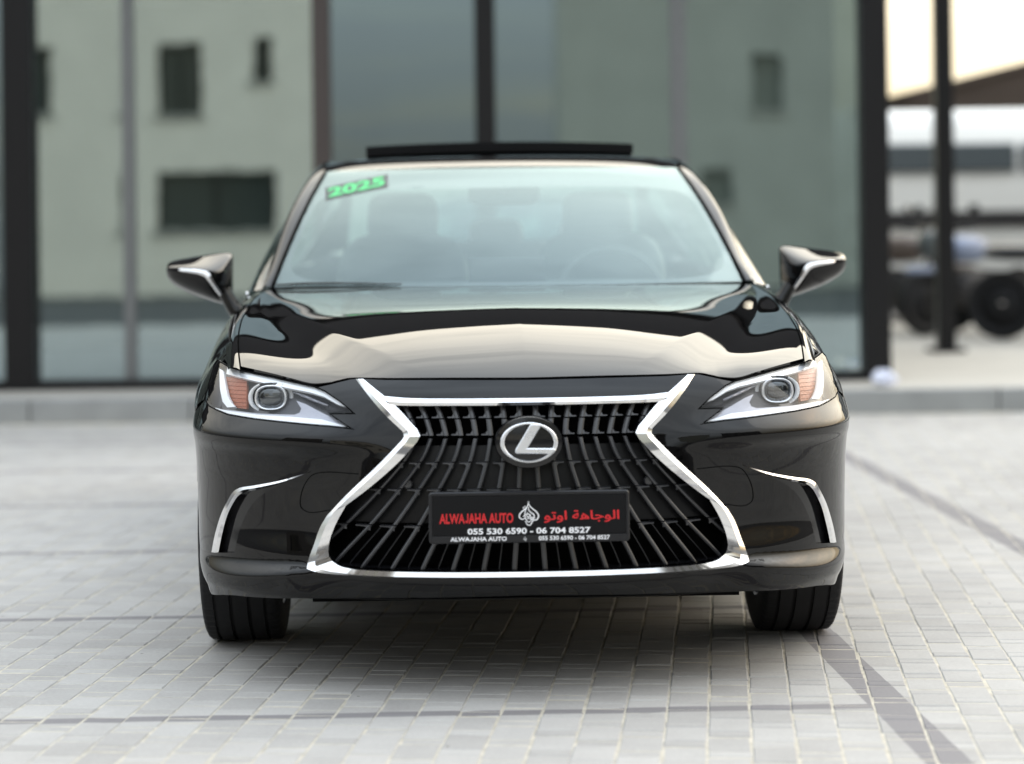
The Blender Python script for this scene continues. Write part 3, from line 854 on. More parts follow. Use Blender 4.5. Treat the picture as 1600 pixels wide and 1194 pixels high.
# front bumper ------------------------------------------------------------
side_edge = [(WF * interp(S0, z) + 1e-4, z) for z in (.68, .62, .55, .48, .42, .36, .31, .27, .235, .200)]
fo = smooth_line(FR_OUT[:3], .02) + FR_OUT[3:5] + smooth_line(FR_OUT[5:12], .02) + FR_OUT[12:]
bump_outline = [(.4345, .7925), (.445, .7915), (.476, .7843), (.499, .7783), (.530, .7715)] + HL[5:20] + side_edge + \
    [(.842, .198), (.80, .214), (.763, .222), (.577, .240), (.30, .250), (0, .258), (0, .3055)] + list(reversed(fo[:-1]))
fog_hole = FOG_OUT + list(reversed(FOG_IN))
bumper = front_panel('front_bumper', bump_outline, [fog_hole], 'paint', car, flange=.02)
for s in (1, -1):
    rp = front_panel('fog_pocket', inset(fog_hole, -.004), [], 'gloss_black', bumper, off=.030, both=False, side=s, flange=0, res=(.02, .02))
    # chrome boomerang
    m = MB(); n = min(len(FOG_OUT), len(FOG_CH))
    def rs(line, n):
        L = [0]
        for a, b in zip(line, line[1:]): L.append(L[-1] + math.dist(a, b))
        out = []
        for i in range(n):
            d = L[-1] * i / (n - 1); j = 0
            while j < len(L) - 2 and L[j + 1] < d: j += 1
            t = (d - L[j]) / max(1e-9, L[j + 1] - L[j])
            out.append(tuple(a + (b - a) * t for a, b in zip(line[j], line[j + 1])))
        return out
    A = rs(FOG_OUT, 40); B = rs(FOG_CH, 40); vs = []; fs = []
    for i in range(40):
        (ax, az), (bx, bz) = A[i], B[i]; ya = F(ax, az); yb = F(bx, bz)
        mx_, mz_ = (ax + bx) / 2, (az + bz) / 2
        vs += [(s * ax, ya + .012, az), (s * ax, ya - .002, az), (s * mx_, F(mx_, mz_) - .006, mz_), (s * bx, yb + .004, bz), (s * bx, yb + .03, bz)]
    for i in range(39):
        for k in range(4): fs.append((i * 5 + k, i * 5 + k + 1, i * 5 + 5 + k + 1, i * 5 + 5 + k))
    m.add(vs, fs).build_s('fog_trim', 'chrome', bumper, 25)
    # towing-eye cover seam
    seam = [(.425, .561), (.52, .561), (.545, .553), (.563, .532), (.577, .495), (.576, .468), (.560, .458), (.50, .466)]
    sl_ = smooth_line(seam, .006)
    MB().tube([(s * x, F(x, z) - .0002, z) for x, z in sl_], .0016, 5).build('cover_seam', 'void', bumper, True)
# lower edge skirt under the lip (dark textured plastic)
V, T = grid_vf(lambda u, v: ((.80 * u), F(.80 * u, .25) + .014 + .22 * v, .249 - .012 * abs(u) - .012 * ss(0, .3, v)), 60, 8, -1, 1)
mesh('bumper_skirt', V, T, 'under', bumper)

nose_outline = [(0, .7885), (.198, .7902), (.361, .7905), (.411, .7925), (.4125, .7865), (.358, .7475), (.199, .7465), (0, .7465)]
front_panel('nose_panel', nose_outline, [], 'paint', car, res=(.012, .006))

# grille surround -----------------------------------------------------------
def pairs_resample(O, I, keys, step=.01):
    o2 = []; i2 = []
    for a, b in zip(keys, keys[1:]):
        so = smooth_line(O[a:b + 1], step); si = smooth_line(I[a:b + 1], step)
        n = max(len(so), len(si))
        L = lambda ln: rs(ln, n) if len(ln) > 1 else ln
        o2 += L(so)[:-1]; i2 += L(si)[:-1]
    o2.append(O[-1]); i2.append(I[-1])
    return o2, i2
FO, FI = pairs_resample(FR_OUT, FR_IN, [0, 2, 4, 7, 11, 13, 15], .012)
vs = []; K = 6
for (ox, oz), (ix, iz) in zip(FO, FI):
    w = math.dist((ox, oz), (ix, iz)); lowb = ss(.50, .42, ox) * ss(.33, .318, oz)     # 1 along the bottom bar
    k1 = .35 - .12 * lowb
    mx_, mz_ = ox + (ix - ox) * k1, oz + (iz - oz) * k1
    vs += [Vector((ox, F(ox, oz) + .014, oz)), Vector((ox, F(ox, oz) - .001, oz)), Vector((mx_, F(mx_, mz_) - .008, mz_)), Vector((ix, F(ix, iz) - .002 - .002 * lowb, iz)),
           Vector((ix * .996, F(ix, iz) + .012, iz + .001)), Vector((ix * .985, F(ix, iz) + .075, iz + .002))]
fs = []; fl = []
for i in range(len(FO) - 1):
    for k in range(K - 1): (fs if k < 3 else fl).append((i * K + k, i * K + K + k, i * K + K + k + 1, i * K + k + 1))
V, T = mirror_join([v.copy() for v in vs], fs)
frame = MB().add(V, T).build_s('grille_frame', 'chrome', car, 22)
V, T = mirror_join([v.copy() for v in vs], fl)
MB().add(V, T).build_s('frame_liner', 'gloss_black', frame, 22)
# top bar
bt = smooth_line([(0, .746), (.199, .7465), (.30, .748), (.364, .753)], .02); bb = smooth_line([(0, .729), (.199, .7295), (.28, .7295), (.342, .7305)], .02)
bt = rs(bt, 30); bb = rs(bb, 30); vs = []; fs = []
for (ax, az), (bx, bz) in zip(bt, bb):
    mz_ = az * .45 + bz * .55; mx_ = (ax + bx) / 2
    vs += [Vector((ax, F(ax, az) + .01, az)), Vector((ax, F(ax, az) - .004, az)), Vector((mx_, F(mx_, mz_) - .009, mz_)), Vector((bx, F(bx, bz) - .002, bz)), Vector((bx, F(bx, bz) + .05, bz))]
for i in range(29):
    for k in range(4): fs.append((i * 5 + k, i * 5 + 5 + k, i * 5 + 5 + k + 1, i * 5 + k + 1))
V, T = mirror_join(vs, fs); MB().add(V, T).build_s('top_bar', 'chrome', frame, 22)

# grille -------------------------------------------------------------------
grille = bpy.data.objects.new('grille', None); link(grille, car); grille.empty_display_size = .1
gi_half = [(0, .730), (.333, .7305)] + FI[[i for i, p in enumerate(FI) if p[1] < .72][0]:] 
gi_poly = inset(gi_half + [(-x, z) for x, z in reversed(gi_half[1:-1])], -.012)
back_half = [(0, .742)] + [(x + .008, z) for x, z in gi_half[1:]] + [(0, .308)]
front_panel('grille_back', back_half, [], 'void', grille, off=.13, flange=0, res=(.03, .03))
mid_half = [(0, .628), (.305, .628), (.405, .534), (.468, .482), (.490, .436), (0, .436)]
front_panel('blanking_panel', mid_half, [], 'grille_panel', grille, off=.052, flange=.03, res=(.03, .03))
SPC = [(.32, .0765), (.34, .074), (.443, .0595), (.52, .0498), (.608, .040), (.651, .0372)]
SPU = [(.651, .0372), (.69, .0388), (.732, .0415)]
ROWL = [.649, .590, .524, .433, .322]; ROWU = [.7275, .696, .6535]
def slat_mesh(i, upper, width, sgn, thin=False, zlim=None):
    m = MB(); rows = ROWU if upper else ROWL; sp = SPU if upper else SPC
    any_ = False
    for r0, r1 in zip(rows, rows[1:]):
        n = 10; run = []
        for k in range(n + 1):
            z = r0 - .0015 + (r1 + .0015 - (r0 - .0015)) * k / n
            if zlim and z > zlim: continue
            xc = i * interp(sp, z)
            if in_poly((xc, z), gi_poly): run.append((xc, z))
        if len(run) < 3: continue
        any_ = True
        vs = []; fs = []
        for xc, z in run:
            w = width * (0.9 + .5 * max(0, .6 - z)) / 2
            yf = F(xc, z) + (.036 if thin else .020)
            vs += [(xc - w, yf + .035, z), (xc - w, yf + .003, z), (xc - w * .45, yf, z), (xc + w * .45, yf, z), (xc + w, yf + .003, z), (xc + w, yf + .035, z)]
        for a in range(len(run) - 1):
            for k in range(5): fs.append((a * 6 + k, a * 6 + k + 1, a * 6 + 6 + k + 1, a * 6 + 6 + k))
        fs.append((0, 1, 2, 3, 4, 5)); e_ = (len(run) - 1) * 6; fs.append(tuple(e_ + k for k in (5, 4, 3, 2, 1, 0)))
        m.add([(sgn * x, y, z) for x, y, z in vs], fs)
        if thin: continue
        # the small foot that ties a slat to its outer neighbour
        if upper: zr, dr = r1 + .002, 1
        else:
            zr, dr = r0 - .002, -1
            if r0 > .64: continue
        xc = i * interp(sp, zr); gap = interp(sp, zr) * .62
        if not in_poly((xc, zr), gi_poly) or not in_poly((xc + gap * .6, zr), gi_poly): continue
        w = width / 2
        prof = [(xc, zr), (xc + gap, zr), (xc + gap, zr + dr * .0024), (xc + gap * .5, zr + dr * .0032), (xc + w + .005, zr + dr * .005), (xc + w + .0005, zr + dr * .011), (xc, zr + dr * .013)]
        vs = []; fs = []
        for x, z in prof: vs.append((sgn * x, F(x, z) + .0215, z))
        for x, z in prof: vs.append((sgn * x, F(x, z) + .05, z))
        k = len(prof); fs.append(tuple(range(k))); fs += [(a, (a + 1) % k, k + (a + 1) % k, k + a) for a in range(k)]
        m.add(vs, fs)
    return m if any_ else None
for j in range(9):
    for sgn in (1, -1):
        for up in (True, False):
            m = slat_mesh(j + .5, up, .0150 if up else .0122, sgn)
            if m: m.build_s('grille_slat', 'slat', grille, 30)
for j in range(0, 7):
    for sgn in ((1, -1) if j else (1,)):
        m = slat_mesh(j if j else 1e-6, False, .0028, sgn, True, .45)
        if m: m.build_s('grille_fin', 'slat', grille, 30)
# sill at the foot of the grille, radar / parking sensors
V, T = grid_vf(lambda u, v: (.47 * u, F(.47 * u, .322) + .012 + .05 * v, .3225 + .003 * v + .006 * u * u), 40, 2, -1, 1)
mesh('grille_sill', V, T, 'gloss_black', grille)
for sgn in (1, -1):
    x, z = .302, .534; y = F(x, z) + .030
    m = MB(); vs = []; fs = []; n = 24
    for r_, dy in ((.0115, .02), (.0115, .0), (.0098, -.002), (.0090, .001), (.0, .0)):
        for k in range(n): a = 2 * math.pi * k / n; vs.append((sgn * x + r_ * math.cos(a), y + dy, z + r_ * math.sin(a)))
    for q in range(4):
        for k in range(n): fs.append((q * n + k, q * n + (k + 1) % n, q * n + n + (k + 1) % n, q * n + n + k))
    m.add(vs, fs).build_s('parking_sensor', 'slat', grille, 30)

# emblem -------------------------------------------------------------------
EZ = .6425; EY = -.972
def ell_dome(rx, rz, y0, bulge, n=64, rings=8):
    vs = []; fs = []
    for q in range(rings + 1):
        t = q / rings
        for k in range(n):
            a = 2 * math.pi * k / n; vs.append((rx * t * math.cos(a), y0 - bulge * (1 - t * t), EZ + rz * t * math.sin(a)))
    for q in range(rings):
        for k in range(n): fs.append((q * n + k, q * n + (k + 1) % n, q * n + n + (k + 1) % n, q * n + n + k))
    return vs, fs
m = MB(); m.add(*ell_dome(.082, .0625, EY, .008))
vs = []; fs = []; n = 64
for (sc_, dy) in ((1.0, 0), (1.02, .004), (1.02, .05)):
    for k in range(n):
        a = 2 * math.pi * k / n; vs.append((.082 * sc_ * math.cos(a), EY + dy, EZ + .0625 * sc_ * math.sin(a)))
for q in range(2):
    for k in range(n): fs.append((q * n + k, q * n + (k + 1) % n, q * n + n + (k + 1) % n, q * n + n + k))
m.add(vs, fs)
emblem = m.build_s('emblem', 'gloss_black', car, 40)
vs = []; fs = []; n = 72
for k in range(n):
    a = 2 * math.pi * k / n; c_, s_ = math.cos(a), math.sin(a)
    tk = .0065 + .0035 * abs(c_) ** 1.5
    for dr, dy in ((0, .001), (0, -.004), (-.25, -.006), (-.75, -.006), (-1, -.004), (-1, .001)):
        vs.append(((.0710 + dr * tk) * c_, EY - .0055 + dy, EZ + (.0500 + dr * (tk * .8)) * s_))
for k in range(n):
    for q in range(5): fs.append((k * 6 + q, k * 6 + q + 1, ((k + 1) % n) * 6 + q + 1, ((k + 1) % n) * 6 + q))
MB().add(vs, fs).build_s('emblem_ring', 'lamp_chrome', emblem, 25)
Lp = [(797, 338), (868, 339), (866, 350), (775, 496), (958, 500), (962, 512), (943, 536), (706, 531), (694, 524), (696, 505)]
Lp = [((u - 786) / 2652., EZ - (v - 461) / 2652.) for u, v in Lp]
Li = inset(Lp, .0022); k = len(Lp); vs = []; fs = []
for (x, z), y in [(p, EY - .004) for p in Lp] + [(p, EY - .0105) for p in Lp] + [(p, EY - .0128) for p in Li]: vs.append((x, y, z))
for q in (0, 1):
    for a in range(k): fs.append((q * k + a, q * k + (a + 1) % k, q * k + k + (a + 1) % k, q * k + k + a))
fs.append(tuple(2 * k + a for a in range(k)))
MB().add(vs, fs).build('emblem_letter', 'lamp_chrome', emblem)

# number plate ---------------------------------------------------------------
PY = -.990
def rrect(w, h, r, n=5):
    out = []
    for cx_, cz_, a0 in ((w - r, h - r, 0), (-w + r, h - r, 90), (-w + r, -h + r, 180), (w - r, -h + r, 270)):
        for k in range(n + 1):
            a = R(a0 + 90 * k / n); out.append((cx_ + r * math.cos(a), cz_ + r * math.sin(a)))
    return out
def loops(m, ls):
    k = len(ls[0]); vs = [p for l in ls for p in l]; fs = []
    for q in range(len(ls) - 1):
        for a in range(k): fs.append((q * k + a, q * k + (a + 1) % k, q * k + k + (a + 1) % k, q * k + k + a))
    fs.append(tuple((len(ls) - 1) * k + a for a in range(k)))
    return m.add(vs, fs)
PCX, PCZ = -.002, .4605
m = MB()
def pl(w, h, r, y, dz=0): return [(PCX + x, y, PCZ + dz + z) for x, z in rrect(w, h, r)]
loops(m, [pl(.244, .060, .006, PY + .025), pl(.2475, .0635, .009, PY + .012), pl(.2475, .0635, .009, PY + .002), pl(.245, .061, .007, PY - .002), pl(.2395, .0552, .003, PY - .002), pl(.2385, .0545, .002, PY + .002)])
plate = m.build_s('number_plate', 'plate_frame', car, 30)
m = MB(); m.box(PCX - .2370, PCX + .2370, PY - .0012, PY + .003, PCZ - .0432, PCZ + .053, .0008); m.build('plate_face', 'plate_black', plate)
m = MB(); m.box(PCX - .2405, PCX + .2405, PY - .0030, PY + .003, PCZ - .0612, PCZ - .0445, .0008); m.build('plate_strip', 'plate_frame', plate)
def text_mesh(s, bold=.0, res=3):
    cu = bpy.data.curves.new('lettering', 'FONT'); cu.body = s; cu.size = 1; cu.offset = bold; cu.resolution_u = res
    o = bpy.data.objects.new('lettering', cu); COL.objects.link(o)
    bpy.context.view_layer.update()
    me = bpy.data.meshes.new_from_object(o.evaluated_get(bpy.context.evaluated_depsgraph_get()))
    V = [v.co.copy() for v in me.vertices]; T = [tuple(p.vertices) for p in me.polygons]
    bpy.data.objects.remove(o); bpy.data.curves.remove(cu); bpy.data.meshes.remove(me)
    if s.isascii():
        par = list(range(len(V)))                       # letters as islands, so a J can be set on the base line
        def fi(i):
            while par[i] != i: par[i] = par[par[i]]; i = par[i]
            return i
        for f in T:
            for i in f[1:]: par[fi(i)] = fi(f[0])
        isl = {}; js_ = []
        for i in range(len(V)): isl.setdefault(fi(i), []).append(i)
        for ix_ in isl.values():
            lo_ = min(V[i].y for i in ix_); hi_ = max(V[i].y for i in ix_)
            if lo_ < -.06 and hi_ > .4:
                js_.append((min(V[i].x for i in ix_), max(V[i].x for i in ix_), hi_, set(ix_)))
        for xa_, xm_, hi_, ix_ in js_:                  # redraw the J with a full hook, making room on its left
            for i in range(len(V)):
                if V[i].x < xm_ - .02 and i not in ix_: V[i].x -= .26
            T = [f for f in T if f[0] not in ix_]
            for i in ix_: V[i] = Vector((xm_, hi_ * .5, 0))
            w_ = .075; cl = [(xm_ - w_, hi_), (xm_ - w_, hi_ * .55), (xm_ - w_, hi_ * .30), (xm_ - w_ - .03, .13), (xm_ - w_ - .115, w_), (xm_ - w_ - .215, .10), (xm_ - w_ - .255, hi_ * .26)]
            cl = smooth_line(cl, .04); n0 = len(V)
            for i, p in enumerate(cl):
                a = cl[max(0, i - 1)]; b = cl[min(len(cl) - 1, i + 1)]; d = Vector((b[0] - a[0], b[1] - a[1])).normalized()
                V += [Vector((p[0] - d.y * w_, p[1] + d.x * w_, 0)), Vector((p[0] + d.y * w_, p[1] - d.x * w_, 0))]
            T += [(n0 + 2 * i, n0 + 2 * i + 1, n0 + 2 * i + 3, n0 + 2 * i + 2) for i in range(len(cl) - 1)]
    x0 = min(v.x for v in V); x1 = max(v.x for v in V); y0 = min(v.y for v in V); y1 = max(v.y for v in V)
    return [((v.x - x0) / (x1 - x0), (v.y - y0) / (y1 - y0)) for v in V], T
def plate_text(s, x0, x1, z0, z1, mat, y, bold=0.02, th=.0006):
    uv, T = text_mesh(s, bold)
    n = len(uv)
    V = [(x0 + (x1 - x0) * u, y, z0 + (z1 - z0) * v) for u, v in uv]
    V2 = [(x, y + th, z) for x, _, z in V]
    ed = {}
    for f in T:
        for i in range(len(f)): ed[(f[i], f[(i + 1) % len(f)])] = 1
    sides = [(a, b, n + b, n + a) for (a, b) in ed if (b, a) not in ed]
    return mesh('lettering', V + V2, list(T) + sides, mat, plate, False)
yt = PY - .0018
plate_text('ALWAJAHA AUTO', -.2235, -.0415, .4465, .4715, 'print_red', yt, .03)
for q_, (dx_, dz_) in enumerate(((0, 0), (.0010, 0), (-.0010, 0), (0, .0008))):
    plate_text('\ufeee\ufe97\ufeed\u0627 \ufe94\ufeeb\ufe8e\ufe9f\ufeee\ufedf\u0627', .0350 + dx_, .2190 + dx_, .4455 + dz_, .4752 + dz_, 'print_red', yt - .0001 * q_, 0.0)
plate_text('055 530 6590 - 06 704 8527', -.1545, .1485, .4190, .4345, 'print_white', yt, .03)
plate_text('ALWAJAHA AUTO', -.197, -.058, .4030, .4138, 'print_white', PY - .0036, .03)
plate_text('055 530 6590 - 06 704 8527', .0205, .196, .4030, .4138, 'print_white', PY - .0036, .025)
# teardrop calligraphy mark: strokes drawn as flat ribbons
def ribbon(m, pts, w, y):
    pts = smooth_line(pts, .0012); n = len(pts); vs = []; fs = []
    for i, p in enumerate(pts):
        a = pts[max(0, i - 1)]; b = pts[min(n - 1, i + 1)]
        d = Vector((b[0] - a[0], b[1] - a[1])).normalized(); nx_, nz_ = -d.y, d.x
        ww = w * (.35 + .65 * math.sin(math.pi * min(1, max(0.08, i / (n - 1)))) ** .5)
        vs += [(p[0] + nx_ * ww, y, p[1] + nz_ * ww), (p[0] - nx_ * ww, y, p[1] - nz_ * ww)]
    for i in range(n - 1): fs.append((2 * i, 2 * i + 1, 2 * i + 3, 2 * i + 2))
    m.add(vs, fs)
def mark(cx_, zb, h, y):
    m = MB(); k = h / 175.   # drawn on a 145 x 175 unit field
    P = lambda l: [(cx_ + (u - 72) * k, zb + (175 - v) * k) for u, v in l]
    ribbon(m, P([(72, 0), (74, 22), (95, 50), (128, 78), (143, 105), (132, 132), (105, 140), (82, 172), (66, 172), (46, 142)]), 4.6 * k, y)
    ribbon(m, P([(72, 0), (66, 30), (48, 55), (18, 80), (4, 102), (10, 122), (32, 130), (46, 118)]), 4.6 * k, y)
    ribbon(m, P([(60, 48), (48, 72), (44, 100), (52, 130), (70, 150), (90, 140), (98, 120)]), 3.6 * k, y)
    ribbon(m, P([(70, 40), (74, 66), (92, 84), (108, 96), (112, 112), (98, 120), (84, 108), (86, 92)]), 4.2 * k, y)
    ribbon(m, P([(30, 112), (50, 96), (70, 92), (80, 104), (66, 116), (58, 104), (66, 78)]), 3.4 * k, y)
    ribbon(m, P([(62, 128), (78, 122), (92, 132), (118, 120)]), 4.4 * k, y)
    for u, v in ((34, 46), (46, 38), (40, 56)):
        m.box(cx_ + (u - 72 - 4) * k, cx_ + (u - 72 + 4) * k, y, y + .0004, zb + (175 - v - 4) * k, zb + (175 - v + 4) * k)
    return m
mark(-.0035, .4400, .0595, yt).build('logo_mark', 'print_white', plate)
mark(-.0130, .4018, .0110, PY - .0036).build('logo_mark', 'print_white', plate)

# headlights -----------------------------------------------------------------
def hl_shape(name, pts, mat, parent, off, s, flange=.008, res=(.016, .012), sm=True):
    pts2 = smooth_line(pts, .008, True) if sm else pts
    return front_panel(name, pts2, [], mat, parent, off=off, both=False, side=s, flange=flange, res=res, step=.007)
def ell_pts(cx_, cz_, rx, rz, a0=0, a1=360, n=40, e=1.0):
    out = []
    for k in range(n + (0 if a1 - a0 >= 360 else 1)):
        a = R(a0 + (a1 - a0) * k / n); c_, s_ = math.cos(a), math.sin(a)
        out.append((cx_ + rx * math.copysign(abs(c_) ** e, c_), cz_ + rz * math.copysign(abs(s_) ** e, s_)))
    return out
for s in (1, -1):
    hb = inset(densify(HL, .01), .0035)
    hl = front_panel('headlight', hb, [], 'lamp_dark', car, off=.060, both=False, side=s, flange=0, res=(.02, .014))
    # side wall of the housing
    vs = []; fs = []; n = len(hb)
    for x, z in hb: vs += [(s * x, F(x, z) + .002, z), (s * x, F(x, z) + .062, z)]
    for i in range(n): j = (i + 1) % n; fs.append((2 * i, 2 * j, 2 * j + 1, 2 * i + 1))
    mesh('housing_wall', vs, fs, 'trim_black', hl)
    hl_shape('light_strip', [(.789, .810), (.74, .803), (.649, .790), (.54, .771), (.511, .761), (.474, .739), (.460, .725), (.478, .730), (.516, .749), (.55, .758), (.644, .772), (.734, .785), (.790, .793)], 'plastic_white', hl, .010, s, sm=False)
    hl_shape('running_light', [(.814, .804), (.801, .800), (.790, .772), (.779, .741), (.766, .724), (.755, .715), (.778, .712), (.793, .725), (.804, .755)], 'plastic_white', hl, .008, s, sm=False)
    hl_shape('lower_reflector', [(.800, .703), (.776, .706), (.691, .702), (.592, .7025), (.578, .708), (.574, .718), (.588, .737), (.562, .729), (.523, .711), (.470, .688), (.445, .676), (.496, .6805), (.62, .6875), (.699, .6915), (.775, .698)], 'lamp_grey', hl, .016, s, sm=False)
    hl_shape('lower_light_strip', [(.815, .708), (.776, .7035), (.691, .6995), (.60, .698), (.52, .694), (.445, .6765), (.496, .6795), (.62, .6865), (.699, .6905), (.775, .697), (.812, .7035)], 'plastic_white', hl, .011, s, sm=False)
    hl_shape('turn_signal', [(.792, .785), (.729, .785), (.724, .710), (.754, .7115), (.769, .729), (.785, .756)], 'amber', hl, .030, s, sm=False)
    for q in range(7):       # moulded ribs of the amber reflector
        zr = .7155 + .0098 * q; xa = .7265 + .0006 * q; xb = min(.786, .758 + .0065 * q)
        MB().tube([(s * x_, F(x_, zr) + .029, zr) for x_ in (xa, (xa + xb) / 2, xb)], .0009, 5).build('reflector_rib', 'amber', hl, True)
    pc = (.657, .742); py = F(*pc) + .018
    def band_(A, B, ya, yb, closed):
        n_ = len(A); vs = []; fs = []
        for (ax, az), (bx, bz) in zip(A, B):
            vs += [(s * ax, ya + .012, az), (s * ax, ya, az), (s * (ax + bx) / 2, (ya + yb) / 2 - .0015, (az + bz) / 2), (s * bx, yb, bz), (s * bx, yb + .012, bz)]
        for i in range(n_ if closed else n_ - 1):
            j = (i + 1) % n_
            for k in range(4): fs.append((i * 5 + k, i * 5 + k + 1, j * 5 + k + 1, j * 5 + k))
        return vs, fs
    m = MB()
    m.add(*band_(ell_pts(*pc, .0415, .0318, n=48, e=.80), ell_pts(*pc, .0325, .0262, n=48, e=.78), py - .004, py + .002, True))
    pj = m.build('projector', 'lamp_chrome', hl, True)
    for a0, a1 in ((-58, 62), (118, 238)):
        MB().add(*band_(ell_pts(*pc, .0585, .0395, a0, a1, 24, .9), ell_pts(*pc, .0475, .0345, a0 + 4, a1 - 4, 24, .9), py + .002, py + .008, False)).build('lamp_ring', 'plastic_white', hl, True)
    vs = []; fs = []; n = 40; rings = 8
    for q in range(rings + 1):
        t = q / rings
        for x, z in ell_pts(0, 0, .0315 * t, .0255 * t, n=n, e=.8 + .2 * (1 - t)): vs.append((s * (pc[0] + x), py - .010 * math.sqrt(max(0, 1 - t * t)) + .004, pc[1] + z))
    for q in range(rings):
        for k in range(n): fs.append((q * n + k, q * n + (k + 1) % n, q * n + n + (k + 1) % n, q * n + n + k))
    mesh('projector_lens', vs, fs, 'projector_lens', hl)
    m = MB(); lp2 = ell_pts(*pc, .060, .0375, n=40, e=.8); vs = [(s * x, py + .018, z) for x, z in lp2] + [(s * x, py + .012, z) for x, z in ell_pts(*pc, .030, .024, n=40, e=.8)]
    fs = [(k, (k + 1) % 40, 40 + (k + 1) % 40, 40 + k) for k in range(40)] + [tuple(range(40, 80))]
    m.add(vs, fs).build('projector_bezel', 'gloss_black', hl, False)
    # inner fins of the dark reflector box
    m = MB()
    for q in range(3):
        x0 = .505 + .022 * q; z0 = .725 + .008 * q
        m.tube([(s * x0, F(x0, z0) + .035, z0), (s * (x0 + .05), F(x0 + .05, z0 + .016) + .035, z0 + .016)], .0035, 6)
    m.build('reflector_rib', 'lamp_grey', hl, True)
    front_panel('lens_cover', inset(densify(HL, .008), .003), [], 'lamp_lens', hl, off=.0, both=False, side=s, flange=.006, res=(.014, .01))
    m = MB(); m.tube([(s * x, F(x, z) + .002, z) for x, z in inset(densify(HL, .008), .0012)], .0019, 5, True); m.build('lamp_seal', 'void', hl, True)

# hood ------------------------------------------------------------------------
GT = [(-.592, .741, .808), (-.4, .764, .846), (-.2, .783, .876), (0, .797, .897), (.2, .806, .918), (.5, .806, .955), (.8, .793, .981)]
HF = [(0, .7945), (.198, .796), (.361, .7955), (.418, .7955), (.445, .7945), (.476, .788), (.499, .782), (.541, .7775), (.594, .786), (.65, .796), (.70, .8035), (.741, .809)]
CR1 = [(0, .975), (.2, .90), (.40, .785), (.55, .69), (.72, .60), (.84, .485), (1, .34)]
CR2 = [(0, .990), (.2, .965), (.40, .895), (.55, .825), (.72, .735), (.84, .665), (1, .575)]
def hood(u, v):
    s_ = -1 if u < 0 else 1; u = abs(u)
    xf = u * .741; zt_ = interp(HF, xf); yt_ = F(xf, zt_)
    zf = .7950 + .0140 * u ** 3; yf = F(xf, zf)      # fair curve; the lamp-side dip only bends the last few centimetres
    xr = u * .790; yr = .575 + .225 * u ** 2.2; zr = .990 - .008 * u * u
    sf = R(26 - 11 * ss(.3, 1, u)); l2 = .28 - .14 * u; l1 = .60 + .02 * u
    P0 = (yr, zr); P1 = (yr - l1, zr - l1 * math.tan(R(.8 + 4.0 * u * u))); P2 = (yf + l2, zf + l2 * math.tan(sf)); P3 = (yf, zf)
    b = ((1 - v)**3, 3 * v * (1 - v)**2, 3 * v * v * (1 - v), v**3)
    y = sum(k * p[0] for k, p in zip(b, (P0, P1, P2, P3))); z = sum(k * p[1] for k, p in zip(b, (P0, P1, P2, P3)))
    x = xr + (xf - xr) * (b[2] + b[3])
    kk = v ** 9; z += (zt_ - zf) * kk; y += (yt_ - yf) * kk
    # pull the flank onto the shut line
    c = ss(.45, 1, u)
    if c > 0:
        # reference profile at the shut line
        u1 = 1.0; zf1 = interp(HF, .741); yf1 = F(.741, zf1); l2b = .14; l1b = .62
        Q = [(.80, .982), (.80 - l1b, .982 - l1b * math.tan(R(4.8))), (yf1 + l2b, zf1 + l2b * math.tan(R(15))), (yf1, zf1)]
        yb = sum(k * p[0] for k, p in zip(b, Q)); zb = sum(k * p[1] for k, p in zip(b, Q)); xb = .790 + (.741 - .790) * (b[2] + b[3])
        x += (interp(GT, yb, 1) - xb) * c * u; z += (interp(GT, yb, 2) - zb) * c
    # raised centre: a crease runs from the pillar foot towards the grille, falling to an outer valley line
    u1 = .975 - .42 * v - .215 * v * v; u0 = .99 - .22 * v - .195 * v * v
    r_ = (u - u1) / max(.015, u0 - u1)
    r_ = .5 * (r_ + math.sqrt(r_ * r_ + .004))
    r_ = .5 * (r_ + 1 - math.sqrt((r_ - 1) ** 2 + .05))
    h = .0175 * (4 * v * (1 - v)) ** 1.1
    z -= h * max(0, r_) * (1 - ss(u0, 1.0, u) if u > u0 else 1)
    return (s_ * x, y, z)
NU, NV = 320, 150
V, T = grid_vf(hood, NU, NV, -1, 1)
T = [tuple(reversed(f)) for f in T]
def skirt(V, T, loop, d):
    """turned-down edge along an ordered list of vertex indices"""
    k = len(V); n = len(loop)
    for i in loop: V.append(V[i].copy())
    for i in loop: V.append(V[i] + Vector(d))
    for a in range(n - 1): T.append((k + a, k + a + 1, k + n + a + 1, k + n + a))
skirt(V, T, [NV * (NU + 1) + i for i in range(NU + 1)], (0, .006, -.014))
skirt(V, T, [j * (NU + 1) for j in range(NV + 1)], (.004, 0, -.015))
skirt(V, T, [j * (NU + 1) + NU for j in range(NV + 1)], (-.004, 0, -.015))
skirt(V, T, [i for i in range(NU + 1)], (0, -.01, -.02))
mesh('hood', V, T, 'paint', car)

# dark lining below the shut lines
V, T = grid_vf(lambda u, v: (lambda p: (p[0] * 1.006, p[1] + .010, p[2] - .018))(hood(u, v)), 40, 30, -1, 1)
mesh('inner_bonnet', V, T, 'void', car)

